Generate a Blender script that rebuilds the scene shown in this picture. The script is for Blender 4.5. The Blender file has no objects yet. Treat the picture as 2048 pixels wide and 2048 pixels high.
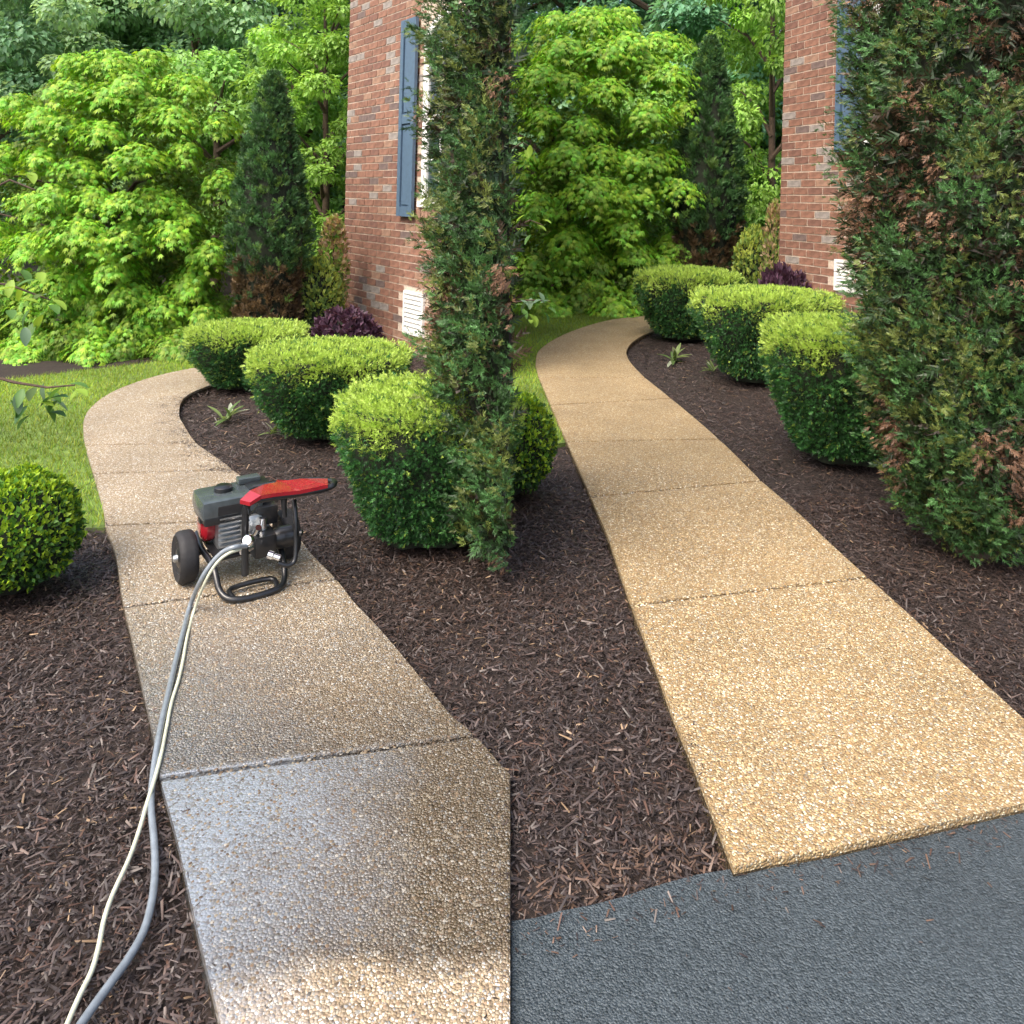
import bpy, bmesh, math, random
import numpy as np
from mathutils import Vector, Matrix
random.seed(7); rng = np.random.default_rng(11)
scene = bpy.context.scene
col = scene.collection

# ------------------------------------------------------------------ camera
F = 1560.0; HC = 400.0; CAMZ = 1.55; ROLL = math.radians(1.5)
cr, sr = math.cos(ROLL), math.sin(ROLL)
cam_d = bpy.data.cameras.new('camera'); cam = bpy.data.objects.new('camera', cam_d); col.objects.link(cam)
cam_d.sensor_width = 36.0; cam_d.lens = F/2048*36.0; cam_d.clip_start = 0.05; cam_d.clip_end = 500
cam_d.shift_y = -(1024-HC)/2048.0
cam.matrix_world = Matrix(((cr, -sr, 0, 0), (0, 0, -1, 0), (sr, cr, 0, CAMZ), (0, 0, 0, 1)))
scene.camera = cam
scene.render.resolution_x = 1024; scene.render.resolution_y = 1024

# ------------------------------------------------------------------ light
SUN_EL, SUN_AZ = math.radians(54), math.radians(-138)   # azimuth from +Y, towards -X
world = bpy.data.worlds.new('World'); scene.world = world; world.use_nodes = True
wn = world.node_tree; wn.nodes.clear()
sky = wn.nodes.new('ShaderNodeTexSky'); sky.sky_type = 'NISHITA'; sky.sun_disc = False
sky.sun_elevation = SUN_EL; sky.sun_rotation = SUN_AZ; sky.dust_density = 6.0; sky.ozone_density = 0.6; sky.air_density = 1.0
bg = wn.nodes.new('ShaderNodeBackground'); bg.inputs[1].default_value = 0.15
wo = wn.nodes.new('ShaderNodeOutputWorld')
wn.links.new(sky.outputs[0], bg.inputs[0]); wn.links.new(bg.outputs[0], wo.inputs[0])
sd = bpy.data.lights.new('sun', 'SUN'); sd.energy = 1.0; sd.angle = math.radians(35); sd.color = (1, .95, .86)
so = bpy.data.objects.new('sun', sd); col.objects.link(so)
sv = Vector((math.sin(SUN_AZ)*math.cos(SUN_EL), math.cos(SUN_AZ)*math.cos(SUN_EL), math.sin(SUN_EL)))
so.rotation_euler = sv.to_track_quat('Z', 'Y').to_euler(); so.location = (0, 0, 12)
scene.view_settings.view_transform = 'Standard'; scene.view_settings.look = 'None'
scene.view_settings.exposure = 1.3; scene.view_settings.gamma = 1.0; scene.view_settings.use_curve_mapping = False

# ------------------------------------------------------------------ helpers
def G(u, v, z=0.0):
    "ground point seen at photo position (u,v), on the level z"
    dx, dy = (u-1024)/F, -(v-HC)/F
    t = (z-CAMZ)/(sr*dx+cr*dy)
    return Vector(((cr*dx-sr*dy)*t, t, z))
def W(u, v, Y):
    dx, dy = (u-1024)/F, -(v-HC)/F
    return Vector(((cr*dx-sr*dy)*Y, Y, CAMZ+(sr*dx+cr*dy)*Y))
def proj(P):
    P = np.asarray(P, float); x, y, z = P[..., 0], P[..., 1], P[..., 2]-CAMZ
    y = np.maximum(y, 1e-3)
    return 1024+F*(x*cr+z*sr)/y, HC-F*(-x*sr+z*cr)/y
def tag(o, label=None, cat=None, group=None, kind=None):
    if label: o['label'] = label
    if cat: o['category'] = cat
    if group: o['group'] = group
    if kind: o['kind'] = kind
    return o
def empty(name, loc=(0, 0, 0), rz=0.0, scale=None):
    o = bpy.data.objects.new(name, None); col.objects.link(o); o.location = loc; o.rotation_euler = (0, 0, rz)
    o.empty_display_size = .1
    if scale: o.scale = scale
    return o
def link(name, me, parent=None, mat=None):
    o = bpy.data.objects.new(name, me); col.objects.link(o)
    if parent: o.parent = parent
    if mat is not None and not me.materials: me.materials.append(mat)
    return o
def npmesh(name, V, Fc, mat=None, colr=None, smooth=False):
    V = np.ascontiguousarray(V, dtype=np.float32); Fc = np.asarray(Fc, dtype=np.int32)
    me = bpy.data.meshes.new(name); k = Fc.shape[1]
    me.vertices.add(len(V)); me.vertices.foreach_set('co', V.ravel())
    me.loops.add(Fc.size); me.loops.foreach_set('vertex_index', Fc.ravel())
    me.polygons.add(len(Fc)); me.polygons.foreach_set('loop_start', np.arange(0, Fc.size, k, dtype=np.int32))
    try: me.polygons.foreach_set('loop_total', np.full(len(Fc), k, dtype=np.int32))
    except Exception: pass
    if smooth: me.polygons.foreach_set('use_smooth', np.ones(len(Fc), dtype=bool))
    me.update(calc_edges=True)
    if colr is not None:
        a = me.color_attributes.new('tint', 'FLOAT_COLOR', 'POINT')
        c4 = np.ones((len(V), 4), dtype=np.float32); c4[:, :3] = colr
        a.data.foreach_set('color', c4.ravel())
    if mat: me.materials.append(mat)
    return me
def merge(parts):
    Vs, Fs, Cs, n = [], [], [], 0
    for V, Fc, C in parts:
        Vs.append(V); Fs.append(np.asarray(Fc)+n); Cs.append(C); n += len(V)
    return np.concatenate(Vs), np.concatenate(Fs), np.concatenate(Cs)
def unit(a): return a/np.maximum(np.linalg.norm(a, axis=-1, keepdims=True), 1e-9)
def scatter(P, A, N, S, tv, tf, C, dC=None):
    "instances of a template (side, along, up) -> one mesh"
    A = unit(A); Sd = unit(np.cross(A, N)); N2 = np.cross(Sd, A)
    S = np.asarray(S).reshape(-1, 1) if np.ndim(S) == 1 else np.asarray(S)
    tv = np.asarray(tv, float); k = len(tv)
    Vt = (P[:, None, :]+(Sd[:, None, :]*tv[None, :, 0:1]+A[:, None, :]*tv[None, :, 1:2]+N2[:, None, :]*tv[None, :, 2:3])*S[:, None, :])
    Fc = (np.arange(len(P))[:, None, None]*k+np.asarray(tf)[None]).reshape(-1, np.asarray(tf).shape[1])
    Cc = np.repeat(C[:, None, :], k, 1)
    if dC is not None: Cc = Cc*np.asarray(dC)[None, :, None]
    return Vt.reshape(-1, 3), Fc, Cc.reshape(-1, 3)
def rdir(n):
    return unit(rng.normal(size=(n, 3)))
def inpoly(x, y, poly):
    poly = np.asarray(poly, float); ins = np.zeros(len(x), bool); j = len(poly)-1
    for i in range(len(poly)):
        xi, yi, xj, yj = poly[i, 0], poly[i, 1], poly[j, 0], poly[j, 1]
        c = ((yi > y) != (yj > y)) & (x < (xj-xi)*(y-yi)/(yj-yi+1e-12)+xi)
        ins ^= c; j = i
    return ins
def catmull(pts, n=5):
    pts = [Vector(p) for p in pts]; out = []
    for i in range(len(pts)-1):
        p0 = pts[max(i-1, 0)]; p1 = pts[i]; p2 = pts[i+1]; p3 = pts[min(i+2, len(pts)-1)]
        for k in range(n):
            t = k/n
            out.append(0.5*((2*p1)+(p2-p0)*t+(2*p0-5*p1+4*p2-p3)*t*t+(3*p1-p0-3*p2+p3)*t*t*t))
    out.append(pts[-1]); return out
def tube_bm(bm, pts, r, seg=8, caps=True):
    pts = [Vector(p) for p in pts]; n = len(pts)
    rs = r if isinstance(r, (list, tuple)) else [r]*n
    if len(rs) != n: rs = [rs[0]+(rs[-1]-rs[0])*i/(n-1) for i in range(n)]
    rings = []; up = None
    for i, p in enumerate(pts):
        d = (pts[min(i+1, n-1)]-pts[max(i-1, 0)]).normalized()
        if up is None:
            up = Vector((0, 0, 1)) if abs(d.z) < .9 else Vector((1, 0, 0))
        s = d.cross(up).normalized(); up = s.cross(d).normalized()
        rings.append([bm.verts.new(p+(s*math.cos(2*math.pi*k/seg)+up*math.sin(2*math.pi*k/seg))*rs[i]) for k in range(seg)])
    for a, b in zip(rings, rings[1:]):
        for k in range(seg):
            bm.faces.new((a[k], a[(k+1) % seg], b[(k+1) % seg], b[k]))
    if caps:
        bm.faces.new(rings[0]); bm.faces.new(list(reversed(rings[-1])))
def box_bm(bm, c, s, M=None, bevel=0.0):
    r = bmesh.ops.create_cube(bm, size=1.0); vs = r['verts']
    for v in vs:
        v.co = Vector((v.co.x*s[0], v.co.y*s[1], v.co.z*s[2]))
    if bevel:
        es = list({e for v in vs for e in v.link_edges})
        rr = bmesh.ops.bevel(bm, geom=es, offset=bevel, segments=2, profile=.7, affect='EDGES')
        vs = list({v for f in rr['faces'] for v in f.verts} | {v for v in vs if v.is_valid})
    for v in vs:
        v.co = (M @ v.co if M else v.co)+Vector(c)
    return vs
def lathe_bm(bm, prof, M, seg=20):
    "prof: (r, h) pairs round local z"
    rings = []
    for r, h in prof:
        rings.append([bm.verts.new(M @ Vector((r*math.cos(2*math.pi*k/seg), r*math.sin(2*math.pi*k/seg), h))) for k in range(seg)])
    for a, b in zip(rings, rings[1:]):
        for k in range(seg): bm.faces.new((a[k], a[(k+1) % seg], b[(k+1) % seg], b[k]))
    bm.faces.new(list(reversed(rings[0]))); bm.faces.new(rings[-1])
def bmobj(name, bm, mat, parent=None, smooth=False):
    bmesh.ops.recalc_face_normals(bm, faces=bm.faces)
    me = bpy.data.meshes.new(name); bm.to_mesh(me); bm.free()
    if smooth:
        me.polygons.foreach_set('use_smooth', [True]*len(me.polygons))
        try: me.set_sharp_from_angle(angle=math.radians(42))
        except Exception: pass
    return link(name, me, parent, mat)
def copy_tree(o, parent=None):
    c = o.copy(); col.objects.link(c)
    if parent: c.parent = parent
    for ch in [x for x in bpy.data.objects if x.parent == o]: copy_tree(ch, c)
    return c

# ------------------------------------------------------------------ materials
def newmat(name):
    m = bpy.data.materials.new(name); m.use_nodes = True; nt = m.node_tree
    b = nt.nodes['Principled BSDF']; return m, nt, b
def N(nt, t, **kw):
    n = nt.nodes.new(t)
    for k, v in kw.items(): setattr(n, k, v)
    return n
def simple(name, c, rough=.5, metal=0.0, noise=.25, scale=30, bump=0.0, coat=0.0):
    m, nt, b = newmat(name)
    tc = N(nt, 'ShaderNodeTexCoord'); nz = N(nt, 'ShaderNodeTexNoise'); nz.inputs['Scale'].default_value = scale; nz.inputs['Detail'].default_value = 5
    nt.links.new(tc.outputs['Object'], nz.inputs['Vector'])
    rp = N(nt, 'ShaderNodeValToRGB'); nt.links.new(nz.outputs[0], rp.inputs[0])
    rp.color_ramp.elements[0].position = .3; rp.color_ramp.elements[1].position = .7
    rp.color_ramp.elements[0].color = (*[x*(1-noise) for x in c], 1); rp.color_ramp.elements[1].color = (*[min(1, x*(1+noise)) for x in c], 1)
    nt.links.new(rp.outputs[0], b.inputs['Base Color'])
    b.inputs['Roughness'].default_value = rough; b.inputs['Metallic'].default_value = metal; b.inputs['Coat Weight'].default_value = coat
    if bump:
        bp = N(nt, 'ShaderNodeBump'); bp.inputs['Strength'].default_value = bump; bp.inputs['Distance'].default_value = .01
        nt.links.new(nz.outputs[0], bp.inputs['Height']); nt.links.new(bp.outputs[0], b.inputs['Normal'])
    return m
def leafmat(name, transl=.35, rough=.5, sat=(1.25, 1.15, .7), spec=.4):
    m, nt, b = newmat(name)
    at = N(nt, 'ShaderNodeAttribute'); at.attribute_name = 'tint'
    nt.links.new(at.outputs['Color'], b.inputs['Base Color']); b.inputs['Roughness'].default_value = rough
    b.inputs['Specular IOR Level'].default_value = spec
    tr = N(nt, 'ShaderNodeBsdfTranslucent'); mx = N(nt, 'ShaderNodeMix', data_type='RGBA', blend_type='MULTIPLY')
    mx.inputs[0].default_value = 1; nt.links.new(at.outputs['Color'], mx.inputs[6]); mx.inputs[7].default_value = (*sat, 1)
    nt.links.new(mx.outputs[2], tr.inputs[0])
    ms = N(nt, 'ShaderNodeMixShader'); ms.inputs[0].default_value = transl
    nt.links.new(b.outputs[0], ms.inputs[1]); nt.links.new(tr.outputs[0], ms.inputs[2])
    nt.links.new(ms.outputs[0], nt.nodes['Material Output'].inputs[0])
    return m
M_leaf = leafmat('broad_leaf', .4); M_needle = leafmat('needle', .25, .45, spec=.5); M_chip = leafmat('wood_chip', 0.0, .48, spec=.6)
M_grass = leafmat('grass_blade', .35)
M_twig = simple('bark', (.07, .045, .03), .85, noise=.4, scale=40, bump=.6)
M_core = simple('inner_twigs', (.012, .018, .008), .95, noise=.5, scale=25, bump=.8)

def aggregate(name, wet):
    m, nt, b = newmat(name); L = nt.links.new
    tc = N(nt, 'ShaderNodeTexCoord')
    wob = N(nt, 'ShaderNodeTexNoise'); wob.inputs['Scale'].default_value = 60; L(tc.outputs['Object'], wob.inputs['Vector'])
    add = N(nt, 'ShaderNodeVectorMath', operation='MULTIPLY_ADD'); add.inputs[1].default_value = (.006,)*3
    L(wob.outputs['Color'], add.inputs[0]); L(tc.outputs['Object'], add.inputs[2])
    vo = N(nt, 'ShaderNodeTexVoronoi'); vo.inputs['Scale'].default_value = 165; L(add.outputs[0], vo.inputs['Vector'])
    vo.inputs['Randomness'].default_value = 1
    ve = N(nt, 'ShaderNodeTexVoronoi', feature='DISTANCE_TO_EDGE'); ve.inputs['Scale'].default_value = 165; L(add.outputs[0], ve.inputs['Vector'])
    sp = N(nt, 'ShaderNodeSeparateColor'); L(vo.outputs['Color'], sp.inputs[0])
    rp = N(nt, 'ShaderNodeValToRGB'); L(sp.outputs[0], rp.inputs[0]); cr_ = rp.color_ramp
    cols = [(0, (.30, .20, .10)), (.13, (.50, .34, .15)), (.3, (.68, .52, .28)), (.46, (.56, .40, .20)), (.58, (.84, .73, .50)), (.72, (.42, .28, .14)), (.83, (.40, .38, .32)), (.91, (1.0, .95, .78))]
    cols = [(p, tuple((.54*x+.20*(sum(c)/3)) if wet else (.70*x*k_) for x, k_ in zip(c, (1, .98, .92)))) for p, c in cols]
    cr_.interpolation = 'CONSTANT'
    cr_.elements[0].position = 0; cr_.elements[0].color = (*cols[0][1], 1); cr_.elements[1].position = cols[1][0]; cr_.elements[1].color = (*cols[1][1], 1)
    for p, c in cols[2:]:
        e = cr_.elements.new(p); e.color = (*c, 1)
    gap = N(nt, 'ShaderNodeMapRange'); gap.inputs['From Min'].default_value = .03; gap.inputs['From Max'].default_value = .18; L(ve.outputs[0], gap.inputs[0])
    mg = N(nt, 'ShaderNodeMix', data_type='RGBA'); L(gap.outputs[0], mg.inputs[0]); mg.inputs[6].default_value = (.30, .21, .11, 1); L(rp.outputs[0], mg.inputs[7])
    dome = N(nt, 'ShaderNodeMath', operation='POWER'); L(vo.outputs['Distance'], dome.inputs[0]); dome.inputs[1].default_value = 2.0
    dm2 = N(nt, 'ShaderNodeMath', operation='MULTIPLY_ADD'); L(dome.outputs[0], dm2.inputs[0]); dm2.inputs[1].default_value = -1.6; dm2.inputs[2].default_value = 1.0
    fine = N(nt, 'ShaderNodeTexNoise'); fine.inputs['Scale'].default_value = 420; L(tc.outputs['Object'], fine.inputs['Vector'])
    dm3 = N(nt, 'ShaderNodeMath', operation='MULTIPLY_ADD'); L(fine.outputs[0], dm3.inputs[0]); dm3.inputs[1].default_value = .35; L(dm2.outputs[0], dm3.inputs[2])
    spb = N(nt, 'ShaderNodeMath', operation='MULTIPLY_ADD'); L(sp.outputs[1], spb.inputs[0]); spb.inputs[1].default_value = .8; L(dm3.outputs[0], spb.inputs[2])
    # large soft variation
    nz = N(nt, 'ShaderNodeTexNoise'); nz.inputs['Scale'].default_value = 2.2; nz.inputs['Detail'].default_value = 6; L(tc.outputs['Object'], nz.inputs['Vector'])
    vr = N(nt, 'ShaderNodeMapRange'); vr.inputs['To Min'].default_value = .66; vr.inputs['To Max'].default_value = 1.25; L(nz.outputs[0], vr.inputs[0])
    mv = N(nt, 'ShaderNodeMix', data_type='RGBA', blend_type='MULTIPLY'); mv.inputs[0].default_value = 1; L(mg.outputs[2], mv.inputs[6]); L(vr.outputs[0], mv.inputs[7])
    bp = N(nt, 'ShaderNodeBump'); bp.inputs['Distance'].default_value = .0045; L(spb.outputs[0], bp.inputs['Height']); bp.inputs['Strength'].default_value = .8
    out = mv.outputs[2]; b.inputs['Roughness'].default_value = .6
    if wet:
        xyz = N(nt, 'ShaderNodeSeparateXYZ'); L(tc.outputs['Object'], xyz.inputs[0])
        n2 = N(nt, 'ShaderNodeTexNoise'); n2.inputs['Scale'].default_value = 3.0; n2.inputs['Detail'].default_value = 7; L(tc.outputs['Object'], n2.inputs['Vector'])
        def lin(ax, ay, cst, lo, hi, nf=.5):   # mask of ax*x+ay*y+c (+noise) from lo to hi
            a = N(nt, 'ShaderNodeMath', operation='MULTIPLY_ADD'); L(xyz.outputs[0], a.inputs[0]); a.inputs[1].default_value = ax; a.inputs[2].default_value = cst
            c = N(nt, 'ShaderNodeMath', operation='MULTIPLY_ADD'); L(xyz.outputs[1], c.inputs[0]); c.inputs[1].default_value = ay; L(a.outputs[0], c.inputs[2])
            d = N(nt, 'ShaderNodeMath', operation='MULTIPLY_ADD'); L(n2.outputs[0], d.inputs[0]); d.inputs[1].default_value = nf; L(c.outputs[0], d.inputs[2])
            e = N(nt, 'ShaderNodeMapRange', clamp=True); e.inputs['From Min'].default_value = lo; e.inputs['From Max'].default_value = hi; L(d.outputs[0], e.inputs[0])
            return e.outputs[0]
        # damp: everything nearer than about y = 3.1, ends again at the very near right corner
        damp1 = lin(0, -1, 3.1, .15, 1.25); damp2 = lin(-.235, 1, -1.578, .11, .19, .3)
        dm = N(nt, 'ShaderNodeMath', operation='MULTIPLY'); L(damp1, dm.inputs[0]); L(damp2, dm.inputs[1])
        wetc = N(nt, 'ShaderNodeMix', data_type='RGBA', blend_type='MULTIPLY'); L(dm.outputs[0], wetc.inputs[0]); L(mv.outputs[2], wetc.inputs[6]); wetc.inputs[7].default_value = (.31, .30, .285, 1)
        out = wetc.outputs[2]
        pale = N(nt, 'ShaderNodeMix', data_type='RGBA', blend_type='MULTIPLY'); pale.inputs[0].default_value = 1; L(mv.outputs[2], pale.inputs[6]); pale.inputs[7].default_value = (1.0, 1.05, 1.17, 1); L(pale.outputs[2], wetc.inputs[6])
        rr = N(nt, 'ShaderNodeMapRange'); L(dm.outputs[0], rr.inputs[0]); rr.inputs['To Min'].default_value = .62; rr.inputs['To Max'].default_value = .3; L(rr.outputs[0], b.inputs['Roughness'])
        # standing film of water on the left of the nearest slab (y < 2.13) and a thin one on the slab before
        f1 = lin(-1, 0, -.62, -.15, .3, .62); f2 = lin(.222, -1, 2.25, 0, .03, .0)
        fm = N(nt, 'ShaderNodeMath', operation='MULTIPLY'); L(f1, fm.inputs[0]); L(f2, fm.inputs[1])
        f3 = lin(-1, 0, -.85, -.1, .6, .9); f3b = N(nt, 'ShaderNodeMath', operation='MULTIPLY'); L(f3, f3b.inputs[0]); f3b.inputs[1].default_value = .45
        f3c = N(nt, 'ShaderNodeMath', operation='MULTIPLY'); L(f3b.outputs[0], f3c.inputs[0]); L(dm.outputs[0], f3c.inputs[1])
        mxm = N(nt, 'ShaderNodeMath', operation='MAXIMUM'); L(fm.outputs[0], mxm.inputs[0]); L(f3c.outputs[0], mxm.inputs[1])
        sky_sheen = N(nt, 'ShaderNodeMath', operation='MULTIPLY'); spk = N(nt, 'ShaderNodeMapRange', clamp=True); spk.inputs['From Min'].default_value = .45; spk.inputs['From Max'].default_value = .95; spk.inputs['To Min'].default_value = 1; spk.inputs['To Max'].default_value = .25; L(sp.outputs[2], spk.inputs[0])
        sk = N(nt, 'ShaderNodeMath', operation='MULTIPLY'); L(mxm.outputs[0], sk.inputs[0]); L(spk.outputs[0], sk.inputs[1]); L(sk.outputs[0], sky_sheen.inputs[0]); sky_sheen.inputs[1].default_value = .58
        sm = N(nt, 'ShaderNodeMix', data_type='RGBA'); L(sky_sheen.outputs[0], sm.inputs[0]); L(out, sm.inputs[6]); sm.inputs[7].default_value = (.30, .36, .43, 1); out = sm.outputs[2]  # pale blue-grey mixed into the base colour: sky reflection painted on the film
        L(mxm.outputs[0], b.inputs['Coat Weight']); b.inputs['Coat Roughness'].default_value = .07; b.inputs['Coat IOR'].default_value = 2.0
        cb = N(nt, 'ShaderNodeBump'); cb.inputs['Distance'].default_value = .004; cb.inputs['Strength'].default_value = .12; L(spb.outputs[0], cb.inputs['Height']); L(cb.outputs[0], b.inputs['Coat Normal'])
        st = N(nt, 'ShaderNodeMapRange'); L(fm.outputs[0], st.inputs[0]); st.inputs['To Min'].default_value = .8; st.inputs['To Max'].default_value = .35; L(st.outputs[0], bp.inputs['Strength'])
    L(out, b.inputs['Base Color']); L(bp.outputs[0], b.inputs['Normal'])
    return m
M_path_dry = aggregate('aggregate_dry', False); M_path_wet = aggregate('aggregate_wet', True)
M_joint = simple('joint_bed', (.05, .035, .018), .95, noise=.4, scale=80, bump=.5)

def asphalt():
    m, nt, b = newmat('asphalt'); L = nt.links.new; tc = N(nt, 'ShaderNodeTexCoord')
    vo = N(nt, 'ShaderNodeTexVoronoi'); vo.inputs['Scale'].default_value = 200; L(tc.outputs['Object'], vo.inputs['Vector'])
    nz = N(nt, 'ShaderNodeTexNoise'); nz.inputs['Scale'].default_value = 260; nz.inputs['Detail'].default_value = 4; L(tc.outputs['Object'], nz.inputs['Vector'])
    n2 = N(nt, 'ShaderNodeTexNoise'); n2.inputs['Scale'].default_value = 3; n2.inputs['Detail'].default_value = 5; L(tc.outputs['Object'], n2.inputs['Vector'])
    sp = N(nt, 'ShaderNodeSeparateColor'); L(vo.outputs['Color'], sp.inputs[0])
    rp = N(nt, 'ShaderNodeValToRGB'); L(sp.outputs[0], rp.inputs[0]); e = rp.color_ramp.elements
    e[0].position = 0; e[0].color = (.020, .030, .037, 1); e[1].position = 1; e[1].color = (.068, .088, .102, 1)
    mv = N(nt, 'ShaderNodeMix', data_type='RGBA', blend_type='MULTIPLY'); mv.inputs[0].default_value = 1; L(rp.outputs[0], mv.inputs[6])
    vr = N(nt, 'ShaderNodeMapRange'); n2.inputs['Detail'].default_value = 9; vr.inputs['To Min'].default_value = .7; vr.inputs['To Max'].default_value = 1.3; L(n2.outputs[0], vr.inputs[0]); L(vr.outputs[0], mv.inputs[7])
    L(mv.outputs[2], b.inputs['Base Color']); b.inputs['Roughness'].default_value = .5
    ad = N(nt, 'ShaderNodeMath', operation='MULTIPLY_ADD'); L(nz.outputs[0], ad.inputs[0]); ad.inputs[1].default_value = 1.2; 
    inv = N(nt, 'ShaderNodeMath', operation='MULTIPLY'); inv.inputs[1].default_value = -.9; L(vo.outputs['Distance'], inv.inputs[0]); L(inv.outputs[0], ad.inputs[2])
    bp = N(nt, 'ShaderNodeBump'); bp.inputs['Distance'].default_value = .004; bp.inputs['Strength'].default_value = 1; L(ad.outputs[0], bp.inputs['Height']); L(bp.outputs[0], b.inputs['Normal'])
    return m
M_asph = asphalt()
M_soil = simple('mulch_soil', (.022, .014, .011), .9, noise=.6, scale=55, bump=1.0)
M_lawn = simple('lawn_soil', (.10, .16, .03), .95, noise=.4, scale=20, bump=.5)
M_ground = simple('woodland_floor', (.02, .02, .01), .95, noise=.5, scale=6, bump=.5)
M_mortar = simple('mortar', (.52, .43, .35), .9, noise=.2, scale=60, bump=.4)
M_bricks = [simple('brick_'+n, c, .85, noise=.28, scale=22, bump=.5) for n, c in
            [('red', (.20, .10, .068)), ('rust', (.23, .115, .078)), ('brown', (.17, .085, .062)), ('dark', (.14, .10, .09)), ('tan', (.27, .16, .11)), ('grey', (.25, .22, .20))]]
M_white = simple('white_paint', (.78, .78, .75), .4, noise=.05)
M_blue = simple('blue_grey_paint', (.075, .125, .19), .45, noise=.12)
M_blk = simple('black_plastic', (.012, .013, .015), .32, noise=.3, coat=.2)
M_grey = simple('grey_plastic', (.055, .068, .075), .25, noise=.2, coat=.3)
M_rub = simple('rubber', (.014, .014, .016), .7, noise=.3, bump=.3)
M_alu = simple('cast_aluminium', (.42, .44, .45), .35, metal=.85, noise=.3, bump=.3)
M_chrome = simple('bright_fitting', (.8, .82, .85), .15, metal=1, noise=.1)
M_red = simple('red_plastic', (.27, .010, .018), .22, noise=.15, coat=1.0)
M_hose = simple('grey_hose', (.17, .20, .23), .3, noise=.15, scale=60, coat=.35)
M_cream = simple('cream_hose', (.50, .52, .40), .4, noise=.12, scale=60)
m, nt, b = newmat('window_glass'); b.inputs['Base Color'].default_value = (.03, .05, .06, 1); b.inputs['Roughness'].default_value = .05; b.inputs['Specular IOR Level'].default_value = .9; M_glass = m

# ------------------------------------------------------------------ ground
def poly_sheet(name, pts, z, mat, thick=0.0, parent=None, bevel=0.0):
    bm = bmesh.new(); vs = [bm.verts.new((p[0], p[1], z)) for p in pts]; f = bm.faces.new(vs)
    f.normal_update()
    if f.normal.z < 0: f.normal_flip()
    if thick:
        r = bmesh.ops.extrude_face_region(bm, geom=[f])
        top = [x for x in r['geom'] if isinstance(x, bmesh.types.BMVert)]
        for v in vs: v.co.z = z-thick
        if bevel:
            es = [e for e in bm.edges if all(abs(v.co.z-z) < 1e-6 for v in e.verts)]
            bmesh.ops.bevel(bm, geom=es, offset=bevel, segments=2, profile=.6, affect='EDGES')
    bmesh.ops.triangulate(bm, faces=bm.faces)
    return bmobj(name, bm, mat, parent)
g = poly_sheet('ground', [(-60, -8), (60, -8), (60, 90), (-60, 90)], -.06, M_ground); tag(g, kind='structure')

# mulch bed as a gently uneven sheet
nx, ny = 170, 200
X, Y = np.meshgrid(np.linspace(-8, 7, nx), np.linspace(.6, 16, ny))
Z = -.022+.012*np.sin(X*5.1+np.cos(Y*3.3)*2)*np.sin(Y*4.3+X)+rng.normal(size=X.shape)*.002
V = np.stack([X, Y, Z], -1).reshape(-1, 3)
idx = np.arange(nx*ny).reshape(ny, nx)
Fq = np.stack([idx[:-1, :-1], idx[:-1, 1:], idx[1:, 1:], idx[1:, :-1]], -1).reshape(-1, 4)
tag(link('mulch_bed', npmesh('mulch_bed', V, Fq, M_soil, smooth=True)), kind='structure')

PZ = .03
LE = [(560, 716), (470, 722), (392, 735), (318, 750), (238, 777), (191, 806), (170, 833), (167, 864), (175, 904), (188, 947), (207, 1016), (212, 1050), (231, 1104), (246, 1199), (265, 1278), (284, 1368), (305, 1461), (321, 1557), (352, 1668), (379, 1788), (400, 1880), (435, 2021), (470, 2160)]
RE = [(600, 742), (500, 752), (424, 769), (371, 793), (358, 825), (371, 856), (392, 885), (424, 909), (464, 938), (546, 1008), (588, 1062), (625, 1110), (671, 1157), (708, 1204), (764, 1263), (830, 1342), (896, 1422), (950, 1471), (1000, 1528), (1021, 1550)]
LJ = [None, (172, 887), (189, 949), (212, 1050), (247, 1207), (322, 1556)]
LEr = [(1460, 612), (1370, 618), (1286, 631), (1209, 642), (1130, 668), (1082, 697), (1072, 719), (1074, 742), (1093, 790), (1119, 851), (1138, 891), (1167, 960), (1194, 1023), (1217, 1077), (1252, 1178), (1286, 1268), (1313, 1337), (1345, 1427), (1382, 1514), (1400, 1560), (1432, 1642), (1467, 1733)]
REr = [(1480, 628), (1400, 636), (1326, 655), (1276, 676), (1255, 697), (1257, 719), (1284, 750), (1323, 782), (1382, 830), (1448, 888), (1522, 961), (1589, 1019), (1663, 1089), (1735, 1154), (1801, 1213), (1865, 1271), (1936, 1336), (2013, 1406), (2100, 1485), (2190, 1575)]
def edge_world(pts): 
    return catmull([G(u, v, PZ) for u, v in pts], 6)
Lw, Rw, Lrw, Rrw = [edge_world(p) for p in (LE, RE, LEr, REr)]
def split(edge, pt):
    i = min(range(len(edge)), key=lambda k: (edge[k]-pt).length); return i
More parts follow.
